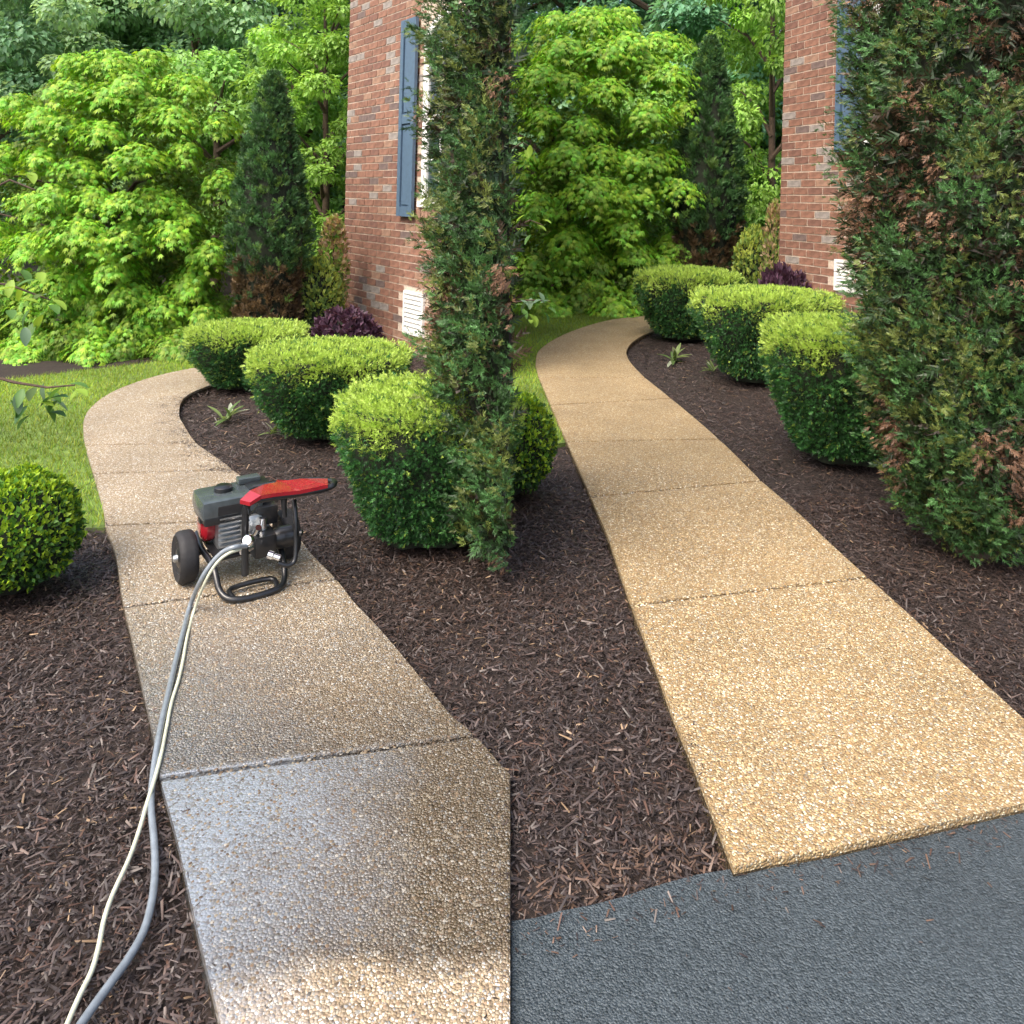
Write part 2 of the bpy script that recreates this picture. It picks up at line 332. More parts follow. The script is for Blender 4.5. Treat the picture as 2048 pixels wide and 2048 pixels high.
def slabs(left, right, joints, end_left, end_right, mat, parent):
    "joints: pairs of photo points (left end, right end), far to near"
    cuts = [(0, 0)]
    for a, b_ in joints:
        cuts.append((split(left, G(*a, PZ)), split(right, G(*b_, PZ))))
    cuts.append((len(left)-1, len(right)-1))
    for k in range(len(cuts)-1):
        (l0, r0), (l1, r1) = cuts[k], cuts[k+1]
        lp = [p.copy() for p in left[l0:l1+1]]; rp = [p.copy() for p in right[r0:r1+1]]
        gap = .009
        if k > 0:
            d = (lp[1]-lp[0]).normalized(); lp[0] = lp[0]+d*gap; d = (rp[1]-rp[0]).normalized(); rp[0] = rp[0]+d*gap
        extra = []
        if k == len(cuts)-2: extra = [p for p in end_right]
        else:
            d = (lp[-1]-lp[-2]).normalized(); lp[-1] = lp[-1]-d*gap; d = (rp[-1]-rp[-2]).normalized(); rp[-1] = rp[-1]-d*gap
        pts = lp+extra+list(reversed(rp))
        poly_sheet('slab', pts, PZ, mat, .06, parent, bevel=.005)
endL = [G(1021, 2160, PZ)]
JL = [((172, 887), (393, 885)), ((189, 949), (464, 940)), ((212, 1050), (585, 1030)), ((247, 1207), (671, 1160)), ((322, 1556), (955, 1474))]
JR = [((1082, 757), (1290, 753)), ((1104, 812), (1375, 800)), ((1139, 884), (1448, 876)), ((1187, 994), (1525, 962)), ((1262, 1204), (1722, 1150))]
pl = poly_sheet('path', Lw+[G(1019, 2150, PZ)]+list(reversed(Rw)), .012, M_joint, .05); tag(pl, kind='structure')
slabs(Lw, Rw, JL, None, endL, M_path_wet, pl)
botR = [G(u, v, PZ) for u, v in [(1536, 1717), (1669, 1694), (1841, 1655), (2018, 1613), (2120, 1592)]]
pr = poly_sheet('path', Lrw+botR+list(reversed(Rrw)), .012, M_joint, .05); tag(pr, kind='structure')
slabs(Lrw, Rrw, JR, None, botR, M_path_dry, pr)

asph_px = [(1023, 1842), (1070, 1836), (1120, 1822), (1183, 1810), (1240, 1795), (1297, 1776), (1345, 1762), (1395, 1749), (1467, 1737), (1536, 1717+4), (1669, 1699), (1841, 1660), (2018, 1618), (2300, 1555), (2600, 2300), (1023, 2300)]
A0 = [G(u, v, .006) for u, v in asph_px]
asp = poly_sheet('driveway', A0, .006, M_asph, .05); tag(asp, kind='structure')

lawnL_px = [(-700, 820), (-300, 790), (30, 757), (200, 737), (392, 714), (560, 700), (560, 716)]
lawnL = [G(u, v, .004) for u, v in lawnL_px]+[p for p in Lw[:split(Lw, G(212, 1050, PZ))]]+[G(u, v, .004) for u, v in [(160, 1056), (-100, 1062), (-700, 1075)]]
lawnR_px = [(1026, 640), (1100, 628), (1200, 616), (1280, 610), (1470, 600)]
lawnR = [G(u, v, .004) for u, v in lawnR_px]+[p for p in Lrw[:split(Lrw, G(1137, 886, PZ))]]+[G(u, v, .004) for u, v in [(1110, 888), (1026, 892)]]
tag(poly_sheet('lawn', lawnL, .004, M_lawn, .03), kind='structure'); tag(poly_sheet('lawn', lawnR, .004, M_lawn, .03), kind='structure')

PL = [(p.x, p.y) for p in Lw]+[tuple(G(1021, 2160, PZ)[:2])]+[(p.x, p.y) for p in reversed(Rw)]
PR = [(p.x, p.y) for p in Lrw]+[(p.x, p.y) for p in botR]+[(p.x, p.y) for p in reversed(Rrw)]
LWN = [[(p[0], p[1]) for p in q] for q in (lawnL, lawnR)]
ASP = [(p.x, p.y) for p in A0]

# proud stones of the exposed aggregate
def pebbles(parent, poly, ymax, dens, wet):
    poly = np.array(poly); lo, hi = poly.min(0), poly.max(0); lo[1] = max(lo[1], 1.2); hi[1] = min(hi[1], ymax); lo[0] = max(lo[0], -1.6); hi[0] = min(hi[0], 2.6)
    n = int(dens*(hi[0]-lo[0])*(hi[1]-lo[1])); x = rng.uniform(lo[0], hi[0], n); y = rng.uniform(lo[1], hi[1], n)
    k = inpoly(x, y, poly)
    for dx, dy in ((.012, 0), (-.012, 0), (0, .012), (0, -.012)): k &= inpoly(x+dx, y+dy, poly)
    x, y = x[k], y[k]; n = len(x); P = np.stack([x, y, np.full(n, PZ-.0006)], -1)
    an = rng.uniform(0, 6.28, n); A = np.stack([np.cos(an), np.sin(an), rng.normal(0, .05, n)], -1)
    pal = np.array([(.50, .34, .16), (.30, .18, .08), (.62, .50, .30), (.26, .24, .20), (.78, .72, .58), (.42, .25, .11), (.20, .14, .09)])
    C = pal[rng.choice(7, n, p=[.24, .16, .2, .12, .12, .1, .06])]*rng.uniform(.75, 1.15, (n, 1))
    if wet:
        g_ = C.mean(1, keepdims=True); C = (C*.7+g_*.3); f = np.clip((3.05-y)/.9, 0, 1)*np.where(y-.235*x-1.578+.03 < 0, 0, 1); C *= (.9-.55*f)[:, None]
    tv = [(math.cos(a)*.8*(1+.2*math.sin(a*3)), math.sin(a), 0) for a in np.linspace(0, 2*np.pi, 7)[:-1]]+[(.1, .1, .48)]
    V, Fc, Cc = scatter(P, A, np.tile([0, 0, 1.0], (n, 1)), rng.uniform(.0028, .0062, n), tv, [(i, (i+1) % 6, 6) for i in range(6)], C)
    o = link('pebbles', npmesh('pebbles', V, Fc, M_chip, Cc, smooth=True), parent); o['kind'] = 'stuff'
pebbles(pr, PR, 4.6, 4200, False); pebbles(pl, PL, 4.0, 4200, True)

# grass blades
def grass(name, poly, dens, hmean):
    poly = np.array(poly); lo, hi = poly.min(0), poly.max(0); lo = np.maximum(lo, (-4.2, 0)); hi = np.minimum(hi, (6, 14))
    n = int(dens*(hi[0]-lo[0])*(hi[1]-lo[1])); x = rng.uniform(lo[0], hi[0], n); y = rng.uniform(lo[1], hi[1], n)
    k = inpoly(x, y, poly)&~inpoly(x, y, PL)&~inpoly(x, y, PR); x, y = x[k], y[k]; n = len(x)
    P = np.stack([x, y, np.full(n, .0)], -1); A = np.stack([rng.normal(0, .45, n), rng.normal(0, .45, n), np.ones(n)], -1)
    C = np.array([.27, .44, .06])*rng.uniform(.6, 1.5, (n, 1))*np.stack([rng.uniform(.8, 1.5, n), np.ones(n), rng.uniform(.7, 1.2, n)], -1)
    patch = .85+.3*np.sin(x*2.3+y*1.1)*np.sin(y*2.9); C *= patch[:, None]
    V, Fc, Cc = scatter(P, A, rdir(n), rng.uniform(.6, 1.4, n)*hmean, [(-.07, 0, 0), (.07, 0, 0), (.02, 1, .15)], [(0, 1, 2)], C, [.6, .6, 1.2])
    tag(link(name, npmesh(name, V, Fc, M_grass, Cc)), 'short mown lawn grass '+('left of the wet walk' if x.mean() < 0 else 'left of the clean dry walk'), 'grass', kind='stuff')
grass('grass', LWN[0], 5200, .035); grass('grass', LWN[1], 4200, .04)

# mulch chips
def chips(name, n, xr, yr, label, seamside, smin=.012, smax=.05, dens_pow=1.0):
    x = rng.uniform(*xr, n); y = yr[0]+(yr[1]-yr[0])*rng.uniform(0, 1, n)**dens_pow
    u, v = proj(np.stack([x, y, np.zeros(n)], -1))
    ins = ~inpoly(x, y, PL)&~inpoly(x, y, PR)&~inpoly(x, y, LWN[0])&~inpoly(x, y, LWN[1])&(v < 2300)&(u > -120)&(u < 2170)
    ina = inpoly(x, y, ASP)
    # a few crumbs spill over the driveway edge
    edge = np.zeros(n, bool)
    for dx, dy in ((0, .05), (0, .1)): edge |= (~inpoly(x-dx*.3, y+dy, ASP))
    keep = ins&(~ina | (edge&(rng.uniform(size=n) < .10)))
    onp = (inpoly(x, y, PL) | inpoly(x, y, PR))&(v < 2300)&(u > -50)&(u < 2100)
    nearp = np.zeros(n, bool)
    for dx, dy in ((.05, 0), (-.05, 0), (0, .05), (.03, .03)): nearp |= ~(inpoly(x+dx, y+dy, PL) | inpoly(x+dx, y+dy, PR))
    ragged = onp&(x < 0)&(y > 4.2)&(y < 5.9)&(~inpoly(x+.11+.07*np.sin(y*31)+.04*np.sin(y*83), y, PL))
    keep |= ina&(rng.uniform(size=n) < .003)
    stray = ragged | onp&((nearp&(rng.uniform(size=n) < .045)) | (rng.uniform(size=n) < .0012)); keep |= stray
    keep &= (u < 1022) if seamside == 'L' else (u >= 1022)
    x, y = x[keep], y[keep]; n = len(x)
    L_ = rng.gamma(1.7, .5, n)*(smax-smin)*.36+smin*.55; L_ *= np.where(y > 4, 1.25, 1)
    ang = rng.uniform(0, 2*np.pi, n); A = np.stack([np.cos(ang), np.sin(ang), rng.normal(0, .3, n)], -1)
    wv = np.clip(rng.uniform(.08, .32, n), 0, .0060/L_)
    t = rng.uniform(size=(n, 1))
    base = np.where(t < .62, np.array([.038, .027, .024]), np.where(t < .85, np.array([.066, .047, .041]), np.where(t < .98, np.array([.075, .042, .03]), np.array([.22, .15, .09]))))
    near_edge = inpoly(x, y-.13, ASP) | inpoly(x, y-.06, ASP)
    base = np.where((near_edge&(rng.uniform(size=n) < .38))[:, None], np.array([.10, .062, .043]), base)
    C = base*rng.uniform(.6, 1.45, (n, 1))
    P = np.stack([x, y, rng.uniform(-.022, .008, n)], -1); st_ = inpoly(x, y, PL) | inpoly(x, y, PR); P[st_, 2] = PZ+.001; sa_ = inpoly(x, y, ASP); P[sa_, 2] = .010; L_ = np.where(sa_, L_*.7, L_)
    L_ = np.where(st_, L_*.6, L_)
    S3 = L_[:, None]
    tv = np.array([(-.5, -.5, 0), (.5, -.45, 0), (.35, .5, .0), (-.3, .45, 0), (0, -.1, .6)])
    # width per chip: build directly
    A = unit(A); Nn = unit(np.array([0, 0, 1.0])+rng.normal(0, .28, (n, 3))); Sd = unit(np.cross(A, Nn)); N2 = np.cross(Sd, A)
    V = P[:, None, :]+Sd[:, None, :]*(tv[None, :, 0:1]*(L_*wv)[:, None, None])+A[:, None, :]*(tv[None, :, 1:2]*L_[:, None, None])+N2[:, None, :]*(tv[None, :, 2:3]*(L_*wv*.7)[:, None, None])
    tf = np.array([(0, 1, 4), (1, 2, 4), (2, 3, 4), (3, 0, 4)])
    Fc = (np.arange(n)[:, None, None]*5+tf[None]).reshape(-1, 3)
    tag(link(name, npmesh(name, V.reshape(-1, 3), Fc, M_chip, np.repeat(C[:, None], 5, 1).reshape(-1, 3))), label, 'mulch', kind='stuff')
    return n
chips('mulch_chips', 130000, (-2.6, .1), (1.2, 3.6), 'dark shredded bark mulch beside the walk with the pressure washer', 'L')
chips('mulch_chips', 60000, (-3.4, .1), (3.6, 8.5), 'dark shredded bark mulch in the far beds along the wet walk', 'L', .02, .06, 1.3)
chips('mulch_chips', 165000, (-.1, 2.7), (1.3, 4.2), 'dark shredded bark mulch in the near beds by the driveway', 'R')
chips('mulch_chips', 70000, (0, 4.6), (4.0, 11), 'dark shredded bark mulch in the far beds along the dry walk', 'R', .02, .06, 1.3)

# ------------------------------------------------------------------ foliage generators
T_leaf = ([(0, 0, 0), (-.32, .45, .10), (0, 1, -.12), (.32, .45, .10)], [(0, 1, 2), (0, 2, 3)])
def needle_template(nn, w=.10, spread=60, ln=.45):
    tv, tf = [], []
    for i in range(nn):
        t = .1+.85*i/(nn-1); s = -1 if i % 2 else 1; a = math.radians(spread*(1-.55*t))*s
        d = (math.sin(a), math.cos(a)); L_ = ln*(1-.35*t); o = (0, t*.75)
        px, py = -d[1]*w/2, d[0]*w/2; k = len(tv)
        tv += [(o[0]+px, o[1]+py, 0), (o[0]-px, o[1]-py, 0), (o[0]+d[0]*L_, o[1]+d[1]*L_, .12*(1 if i % 3 else -1))]; tf.append((k, k+1, k+2))
    return tv, tf
T_yew = needle_template(6, .16); T_thuja = needle_template(8, .11, 48, .44)
def star_template():
    tv, tf = [], []
    for a, L_ in ((-75, .55), (-38, .8), (0, 1.0), (38, .8), (75, .55)):
        r = math.radians(a); d = (math.sin(r), math.cos(r)); k = len(tv); w = .17
        tv += [(-d[1]*w, .2+d[0]*w, .02), (d[0]*L_, .2+d[1]*L_, -.16), (d[1]*w, .2-d[0]*w, .02)]; tf.append((k, k+1, k+2))
    return tv, tf
T_star = star_template()

def lumpy(name, radfun, zs, seg, mat, parent, ctr=(0, 0)):
    V = []; 
    for z in zs:
        for k in range(seg):
            th = 2*math.pi*k/seg; r = radfun(th, z)*(1+.06*math.sin(5*th+z*9)+.05*math.sin(11*th-z*17)); V.append((ctr[0]+r*math.cos(th), ctr[1]+r*math.sin(th), z))
    n = len(zs); Fc = [(i*seg+k, i*seg+(k+1) % seg, (i+1)*seg+(k+1) % seg, (i+1)*seg+k) for i in range(n-1) for k in range(seg)]
    return link(name, npmesh(name, V, Fc, mat, smooth=True), parent)

def hedge_proto(a, b, h, n, label, sz=.035):
    root = empty('hedge')
    pw = 3.2
    def se(th): return (abs(math.cos(th)/a)**pw+abs(math.sin(th)/b)**pw)**(-1/pw)
    def prof(t):   # t = z/h
        base = .46+.54*min(1, (t/.72))**.85 if t < .72 else 1.0
        if t > .91: base *= math.sqrt(max(0, 1-((t-.91)/.16)**2))
        return base
    ns = int(n*.66); nt_ = n-ns
    th = rng.uniform(0, 2*np.pi, ns); t = rng.uniform(.10, .99, ns)
    lump = 1+.035*np.sin(th*5+t*9+a*20)+.035*np.sin(th*11-t*15)+.02*np.sin(th*23+t*37)
    R = np.array([se(q)*prof(w) for q, w in zip(th, t)])*lump
    dep = 1-rng.normal(0.015, .024, ns); P1 = np.stack([R*dep*np.cos(th), R*dep*np.sin(th), t*h], -1)
    nz = np.where(t > .86, (t-.86)/.14*1.2, -.45*(t < .7)*(1-t)); N1 = unit(np.stack([np.cos(th)/a, np.sin(th)/b, nz/max(a, b)], -1))
    th2 = rng.uniform(0, 2*np.pi, nt_); q = np.sqrt(rng.uniform(0, 1, nt_)); R2 = np.array([se(x) for x in th2])*q*.97
    zt = h*(1.015-.14*q**4)+.010*np.sin(R2*np.cos(th2)*21)*np.sin(R2*np.sin(th2)*17); P2 = np.stack([R2*np.cos(th2), R2*np.sin(th2), zt-np.abs(rng.normal(0, .012, nt_))], -1)
    N2_ = unit(np.stack([np.cos(th2)*q**3, np.sin(th2)*q**3, np.ones(nt_)], -1))
    P = np.concatenate([P1, P2]); Nr = np.concatenate([N1, N2_]); tt = np.concatenate([t, np.ones(nt_)])
    A = unit(Nr*.8+rdir(n)*.75+np.array([0, 0, .35]))
    # fresh growth: on the sheared top and upper shoulder, sparse lower down
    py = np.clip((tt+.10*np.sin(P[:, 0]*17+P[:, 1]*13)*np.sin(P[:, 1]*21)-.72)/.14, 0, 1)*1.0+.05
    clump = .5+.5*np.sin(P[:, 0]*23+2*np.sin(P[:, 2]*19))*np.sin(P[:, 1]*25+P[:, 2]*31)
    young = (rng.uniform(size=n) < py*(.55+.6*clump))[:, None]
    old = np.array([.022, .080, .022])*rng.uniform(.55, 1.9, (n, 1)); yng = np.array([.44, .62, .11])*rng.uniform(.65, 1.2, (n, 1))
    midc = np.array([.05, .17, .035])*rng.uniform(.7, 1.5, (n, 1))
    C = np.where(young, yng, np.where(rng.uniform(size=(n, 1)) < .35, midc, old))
    S = rng.uniform(.7, 1.35, n)*sz
    kk = (rng.uniform(size=n) < np.where(Nr[:, 1] > .35, .6, 1)); P, A, Nr, S, C = P[kk], A[kk], Nr[kk], S[kk], C[kk]
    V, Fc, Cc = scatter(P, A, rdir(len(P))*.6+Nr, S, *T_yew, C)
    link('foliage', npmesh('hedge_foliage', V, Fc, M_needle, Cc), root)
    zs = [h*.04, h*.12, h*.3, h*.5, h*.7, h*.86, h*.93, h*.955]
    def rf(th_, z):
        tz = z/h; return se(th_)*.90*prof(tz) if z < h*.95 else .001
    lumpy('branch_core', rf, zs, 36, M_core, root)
    bm = bmesh.new()
    tube_bm(bm, [(0, 0, -.03), (.01, 0, h*.15), (0, .01, h*.6)], [.03, .015], 7)
    bmobj('stem', bm, M_twig, root)
    return root

def place(root, u, v_or_None, Y, sc=(1, 1, 1), rz=0.0):
    p = G(u, HC+100, 0)  # direction only
    x = (u-1024)/F*Y
    root.location = (x+ (CAMZ*sr if True else 0), Y, 0); root.scale = sc; root.rotation_euler = (0, 0, rz)
    return root

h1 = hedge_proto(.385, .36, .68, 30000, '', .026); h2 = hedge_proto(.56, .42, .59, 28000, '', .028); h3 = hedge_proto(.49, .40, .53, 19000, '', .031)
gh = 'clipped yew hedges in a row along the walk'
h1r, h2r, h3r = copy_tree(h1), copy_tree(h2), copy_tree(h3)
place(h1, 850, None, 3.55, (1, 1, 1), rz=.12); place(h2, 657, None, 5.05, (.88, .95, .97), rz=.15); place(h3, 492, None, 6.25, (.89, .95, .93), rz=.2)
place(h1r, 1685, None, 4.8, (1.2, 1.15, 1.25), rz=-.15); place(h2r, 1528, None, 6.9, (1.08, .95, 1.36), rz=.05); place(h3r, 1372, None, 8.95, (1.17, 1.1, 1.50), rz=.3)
tag(h1, 'clipped yew hedge beside the red and black pressure washer, nearest of its row', 'hedge', gh)
tag(h2, 'wide clipped yew hedge, middle one of the row behind the pressure washer', 'hedge', gh)
tag(h3, 'clipped yew hedge at the curve of the wet walk, farthest behind the washer', 'hedge', gh)
tag(h1r, 'clipped yew hedge against the huge arborvitae by the clean dry walk', 'hedge', gh)
tag(h2r, 'wide clipped yew hedge in the middle of the row by the dry walk', 'hedge', gh)
tag(h3r, 'clipped yew hedge at the curve of the dry walk, in front of the conifer', 'hedge', gh)

# cone shaped conifers
def conifer_proto(R, h, n):
    root = empty('conifer')
    def rad(t): return R*(np.clip(.74+.26*(t-.24)/.10, .74, 1))*np.where(t > .42, (np.maximum(1-t, 0)/.58)**.66, 1)
    nb = n//15
    t = rng.uniform(.02, 1, nb)**1.1; th = rng.uniform(0, 2*np.pi, nb)
    lump = 1+.06*np.sin(th*4+t*19)+.06*np.sin(th*7-t*31)+.04*np.sin(th*13+t*60)
    r_ = rad(t)*lump*(1-np.abs(rng.normal(0, .07, nb)))
    B = np.stack([r_*np.cos(th), r_*np.sin(th), t*h], -1); Bn = unit(np.stack([np.cos(th), np.sin(th), np.full(nb, .3)], -1))
    bc = np.array([.055, .135, .045])*rng.uniform(.4, 1.7, (nb, 1)); tip = (rng.uniform(size=nb) < .16)[:, None]
    bc = np.where(tip, np.array([.13, .24, .055])*rng.uniform(.6, 1.2, (nb, 1)), bc)
    brown = ((t < .30+rng.normal(0, .025, nb))&(rng.uniform(size=nb) < .88))[:, None]; bc = np.where(brown, np.array([.15, .10, .052])*rng.uniform(.4, 1.3, (nb, 1)), bc)
    i = rng.integers(0, nb, n); P = B[i]+rdir(n)*rng.uniform(0, 1, (n, 1))*np.array([.042, .042, .05])
    A = unit(Bn[i]*.55+rdir(n)*.6+np.array([0, 0, .55])); C = bc[i]*rng.uniform(.7, 1.35, (n, 1))
    V, Fc, Cc = scatter(P, A, Bn[i]+rdir(n)*.5, rng.uniform(.7, 1.4, n)*.055, *T_thuja, C)
    link('crown', npmesh('conifer_crown', V, Fc, M_needle, Cc), root)
    lumpy('branch_core', lambda th_, z: float(rad(np.array(z/h)))*.84, [h*x for x in (.02, .1, .2, .3, .45, .6, .75, .88, .96)], 24, M_core, root)
    bm = bmesh.new(); tube_bm(bm, [(0, 0, -.05), (.01, 0, .2), (0, .01, h*.6)], [.06, .02], 8); bmobj('trunk', bm, M_twig, root, True)
    return root
c1 = conifer_proto(.385, 2.72, 25000); c1r = copy_tree(c1)
place(c1, 532, None, 7.7); place(c1r, 1407, None, 11.2, (1.36, 1.36, 1.44), rz=2)
gc = 'dark cone shaped conifers behind the hedges'
tag(c1, 'tall dark cone shaped conifer left of the brick house by the wet walk', 'conifer', gc)
tag(c1r, 'tall dark cone shaped conifer behind the hedge row by the dry walk', 'conifer', gc)

# big arborvitae
def arbor(n, cx, cy, rfun, ztop, label, clip=None, patches=(), seedph=0.0):
    root = empty('arborvitae', (cx, cy, 0))
    # flat sprays grouped on branch tufts
    nb = n//14
    z = rng.uniform(.05, ztop, nb); th = rng.uniform(0, 2*np.pi, nb)
    dep = 1-np.abs(rng.normal(0, .15, nb)); r = np.array([rfun(a_, q) for a_, q in zip(th, z)])*dep
    B = np.stack([r*np.cos(th), r*np.sin(th), z], -1); Bn = unit(np.stack([np.cos(th), np.sin(th), np.full(nb, .15)], -1))
    Ba = unit(Bn*.55+np.array([0, 0, .55])+rdir(nb)*.45)
    # hollows where the dead brown inside shows
    hol = (np.sin(th*2.1+z*3.0+seedph)*np.sin(z*3.1-th*2+seedph)+.3*np.sin(z*9+th*5)) > .66
    for (pt_, pz_, dt_, dz_) in patches:
        dd = ((np.angle(np.exp(1j*(th-pt_))))/dt_)**2+((z-pz_)/dz_)**2; hol = hol | (dd < 1+.5*np.sin(th*15+z*11)); B[dd < .8] -= Bn[dd < .8]*.07
    bc = np.array([.05, .125, .036])*rng.uniform(.5, 1.7, (nb, 1)); t = rng.uniform(size=(nb, 1))
    bc = np.where(t > .72, np.array([.13, .17, .04])*rng.uniform(.7, 1.4, (nb, 1)), bc)
    bc = np.where((hol&(rng.uniform(size=nb) < .85))[:, None], np.array([.20, .11, .065])*rng.uniform(.5, 1.4, (nb, 1)), bc)
    B[hol] -= Bn[hol]*.05
    i = rng.integers(0, nb, n); k = rng.uniform(0, 1, n)[:, None]
    side = unit(np.cross(Ba, Bn)+rdir(nb)*.2)
    off = rng.normal(0, 1, (n, 1))
    P = B[i]+Ba[i]*(k*.13)+side[i]*off*.042*(1.1-k)+rdir(n)*.012
    A = unit(Ba[i]*.8+side[i]*np.sign(off)*.55+rdir(n)*.35+np.array([0, 0, -.12]))
    droop = hol[i]; A[droop] = unit(A[droop]+np.array([0, 0, -.9]))
    C = bc[i]*rng.uniform(.65, 1.45, (n, 1))
    # fewer sprays on the far side and high up in the crown
    kk = (rng.uniform(size=n) < np.where(Bn[i][:, 1] > .25, .4, 1)*np.where(P[:, 2] > 2.9, .5, 1)); P, A, C, i = P[kk], A[kk], C[kk], i[kk]
    if clip is not None:
        u, _ = proj(P+np.array([cx, cy, 0])); kk = u < clip-rng.uniform(0, 6, len(P)); P, A, C, i = P[kk], A[kk], C[kk], i[kk]
    V, Fc, Cc = scatter(P, A, Bn[i]+rdir(len(P))*.5, rng.uniform(.6, 1.3, len(P))*.040, *T_thuja, C)
    link('crown', npmesh('arborvitae_crown', V, Fc, M_needle, Cc), root)
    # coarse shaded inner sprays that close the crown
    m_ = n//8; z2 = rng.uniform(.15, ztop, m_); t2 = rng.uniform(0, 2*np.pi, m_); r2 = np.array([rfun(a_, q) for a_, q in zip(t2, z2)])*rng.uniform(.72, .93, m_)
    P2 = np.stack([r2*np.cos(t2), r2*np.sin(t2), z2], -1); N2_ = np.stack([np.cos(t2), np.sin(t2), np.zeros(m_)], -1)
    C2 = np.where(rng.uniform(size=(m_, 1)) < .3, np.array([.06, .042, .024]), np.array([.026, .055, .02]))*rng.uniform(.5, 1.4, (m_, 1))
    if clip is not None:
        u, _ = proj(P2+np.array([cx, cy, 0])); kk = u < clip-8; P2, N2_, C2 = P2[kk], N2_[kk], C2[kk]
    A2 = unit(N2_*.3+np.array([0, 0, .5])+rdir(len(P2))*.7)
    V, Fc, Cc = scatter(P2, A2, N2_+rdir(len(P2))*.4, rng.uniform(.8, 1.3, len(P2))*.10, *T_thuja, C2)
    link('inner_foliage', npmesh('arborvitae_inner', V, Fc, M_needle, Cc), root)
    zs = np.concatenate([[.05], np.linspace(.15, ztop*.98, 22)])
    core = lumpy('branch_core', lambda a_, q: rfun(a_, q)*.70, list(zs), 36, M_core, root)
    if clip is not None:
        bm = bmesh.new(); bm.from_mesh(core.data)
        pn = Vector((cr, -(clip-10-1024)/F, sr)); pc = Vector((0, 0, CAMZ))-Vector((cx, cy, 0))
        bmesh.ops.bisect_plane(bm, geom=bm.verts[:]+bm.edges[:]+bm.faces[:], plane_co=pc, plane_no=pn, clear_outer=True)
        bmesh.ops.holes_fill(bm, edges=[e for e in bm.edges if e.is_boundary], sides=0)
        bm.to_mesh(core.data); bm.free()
    return root
def rA(th, z):
    return float(np.interp(z, [.0, .15, .3, .62, 1.1, 1.5, 2.4, 3.2, 4.4], [.12, .22, .34, .44, .51, .56, .57, .45, .05]))*(1+.07*math.sin(th*4+z*6)+.06*math.sin(th*7-z*9))
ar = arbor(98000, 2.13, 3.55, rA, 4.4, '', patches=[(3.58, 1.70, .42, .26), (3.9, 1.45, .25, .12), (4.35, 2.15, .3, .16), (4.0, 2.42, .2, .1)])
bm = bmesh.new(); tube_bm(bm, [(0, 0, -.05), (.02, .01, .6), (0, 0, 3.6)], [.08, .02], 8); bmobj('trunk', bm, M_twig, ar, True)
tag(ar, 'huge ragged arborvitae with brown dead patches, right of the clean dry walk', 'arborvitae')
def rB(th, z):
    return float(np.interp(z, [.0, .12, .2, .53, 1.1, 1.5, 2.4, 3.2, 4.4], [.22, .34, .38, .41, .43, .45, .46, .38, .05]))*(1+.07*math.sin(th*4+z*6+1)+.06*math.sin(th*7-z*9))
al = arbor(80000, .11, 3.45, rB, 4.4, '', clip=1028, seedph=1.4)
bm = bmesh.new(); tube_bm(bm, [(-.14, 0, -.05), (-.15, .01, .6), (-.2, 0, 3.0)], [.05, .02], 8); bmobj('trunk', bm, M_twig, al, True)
tag(al, 'dark arborvitae right beside the arched window of the brick house', 'arborvitae')

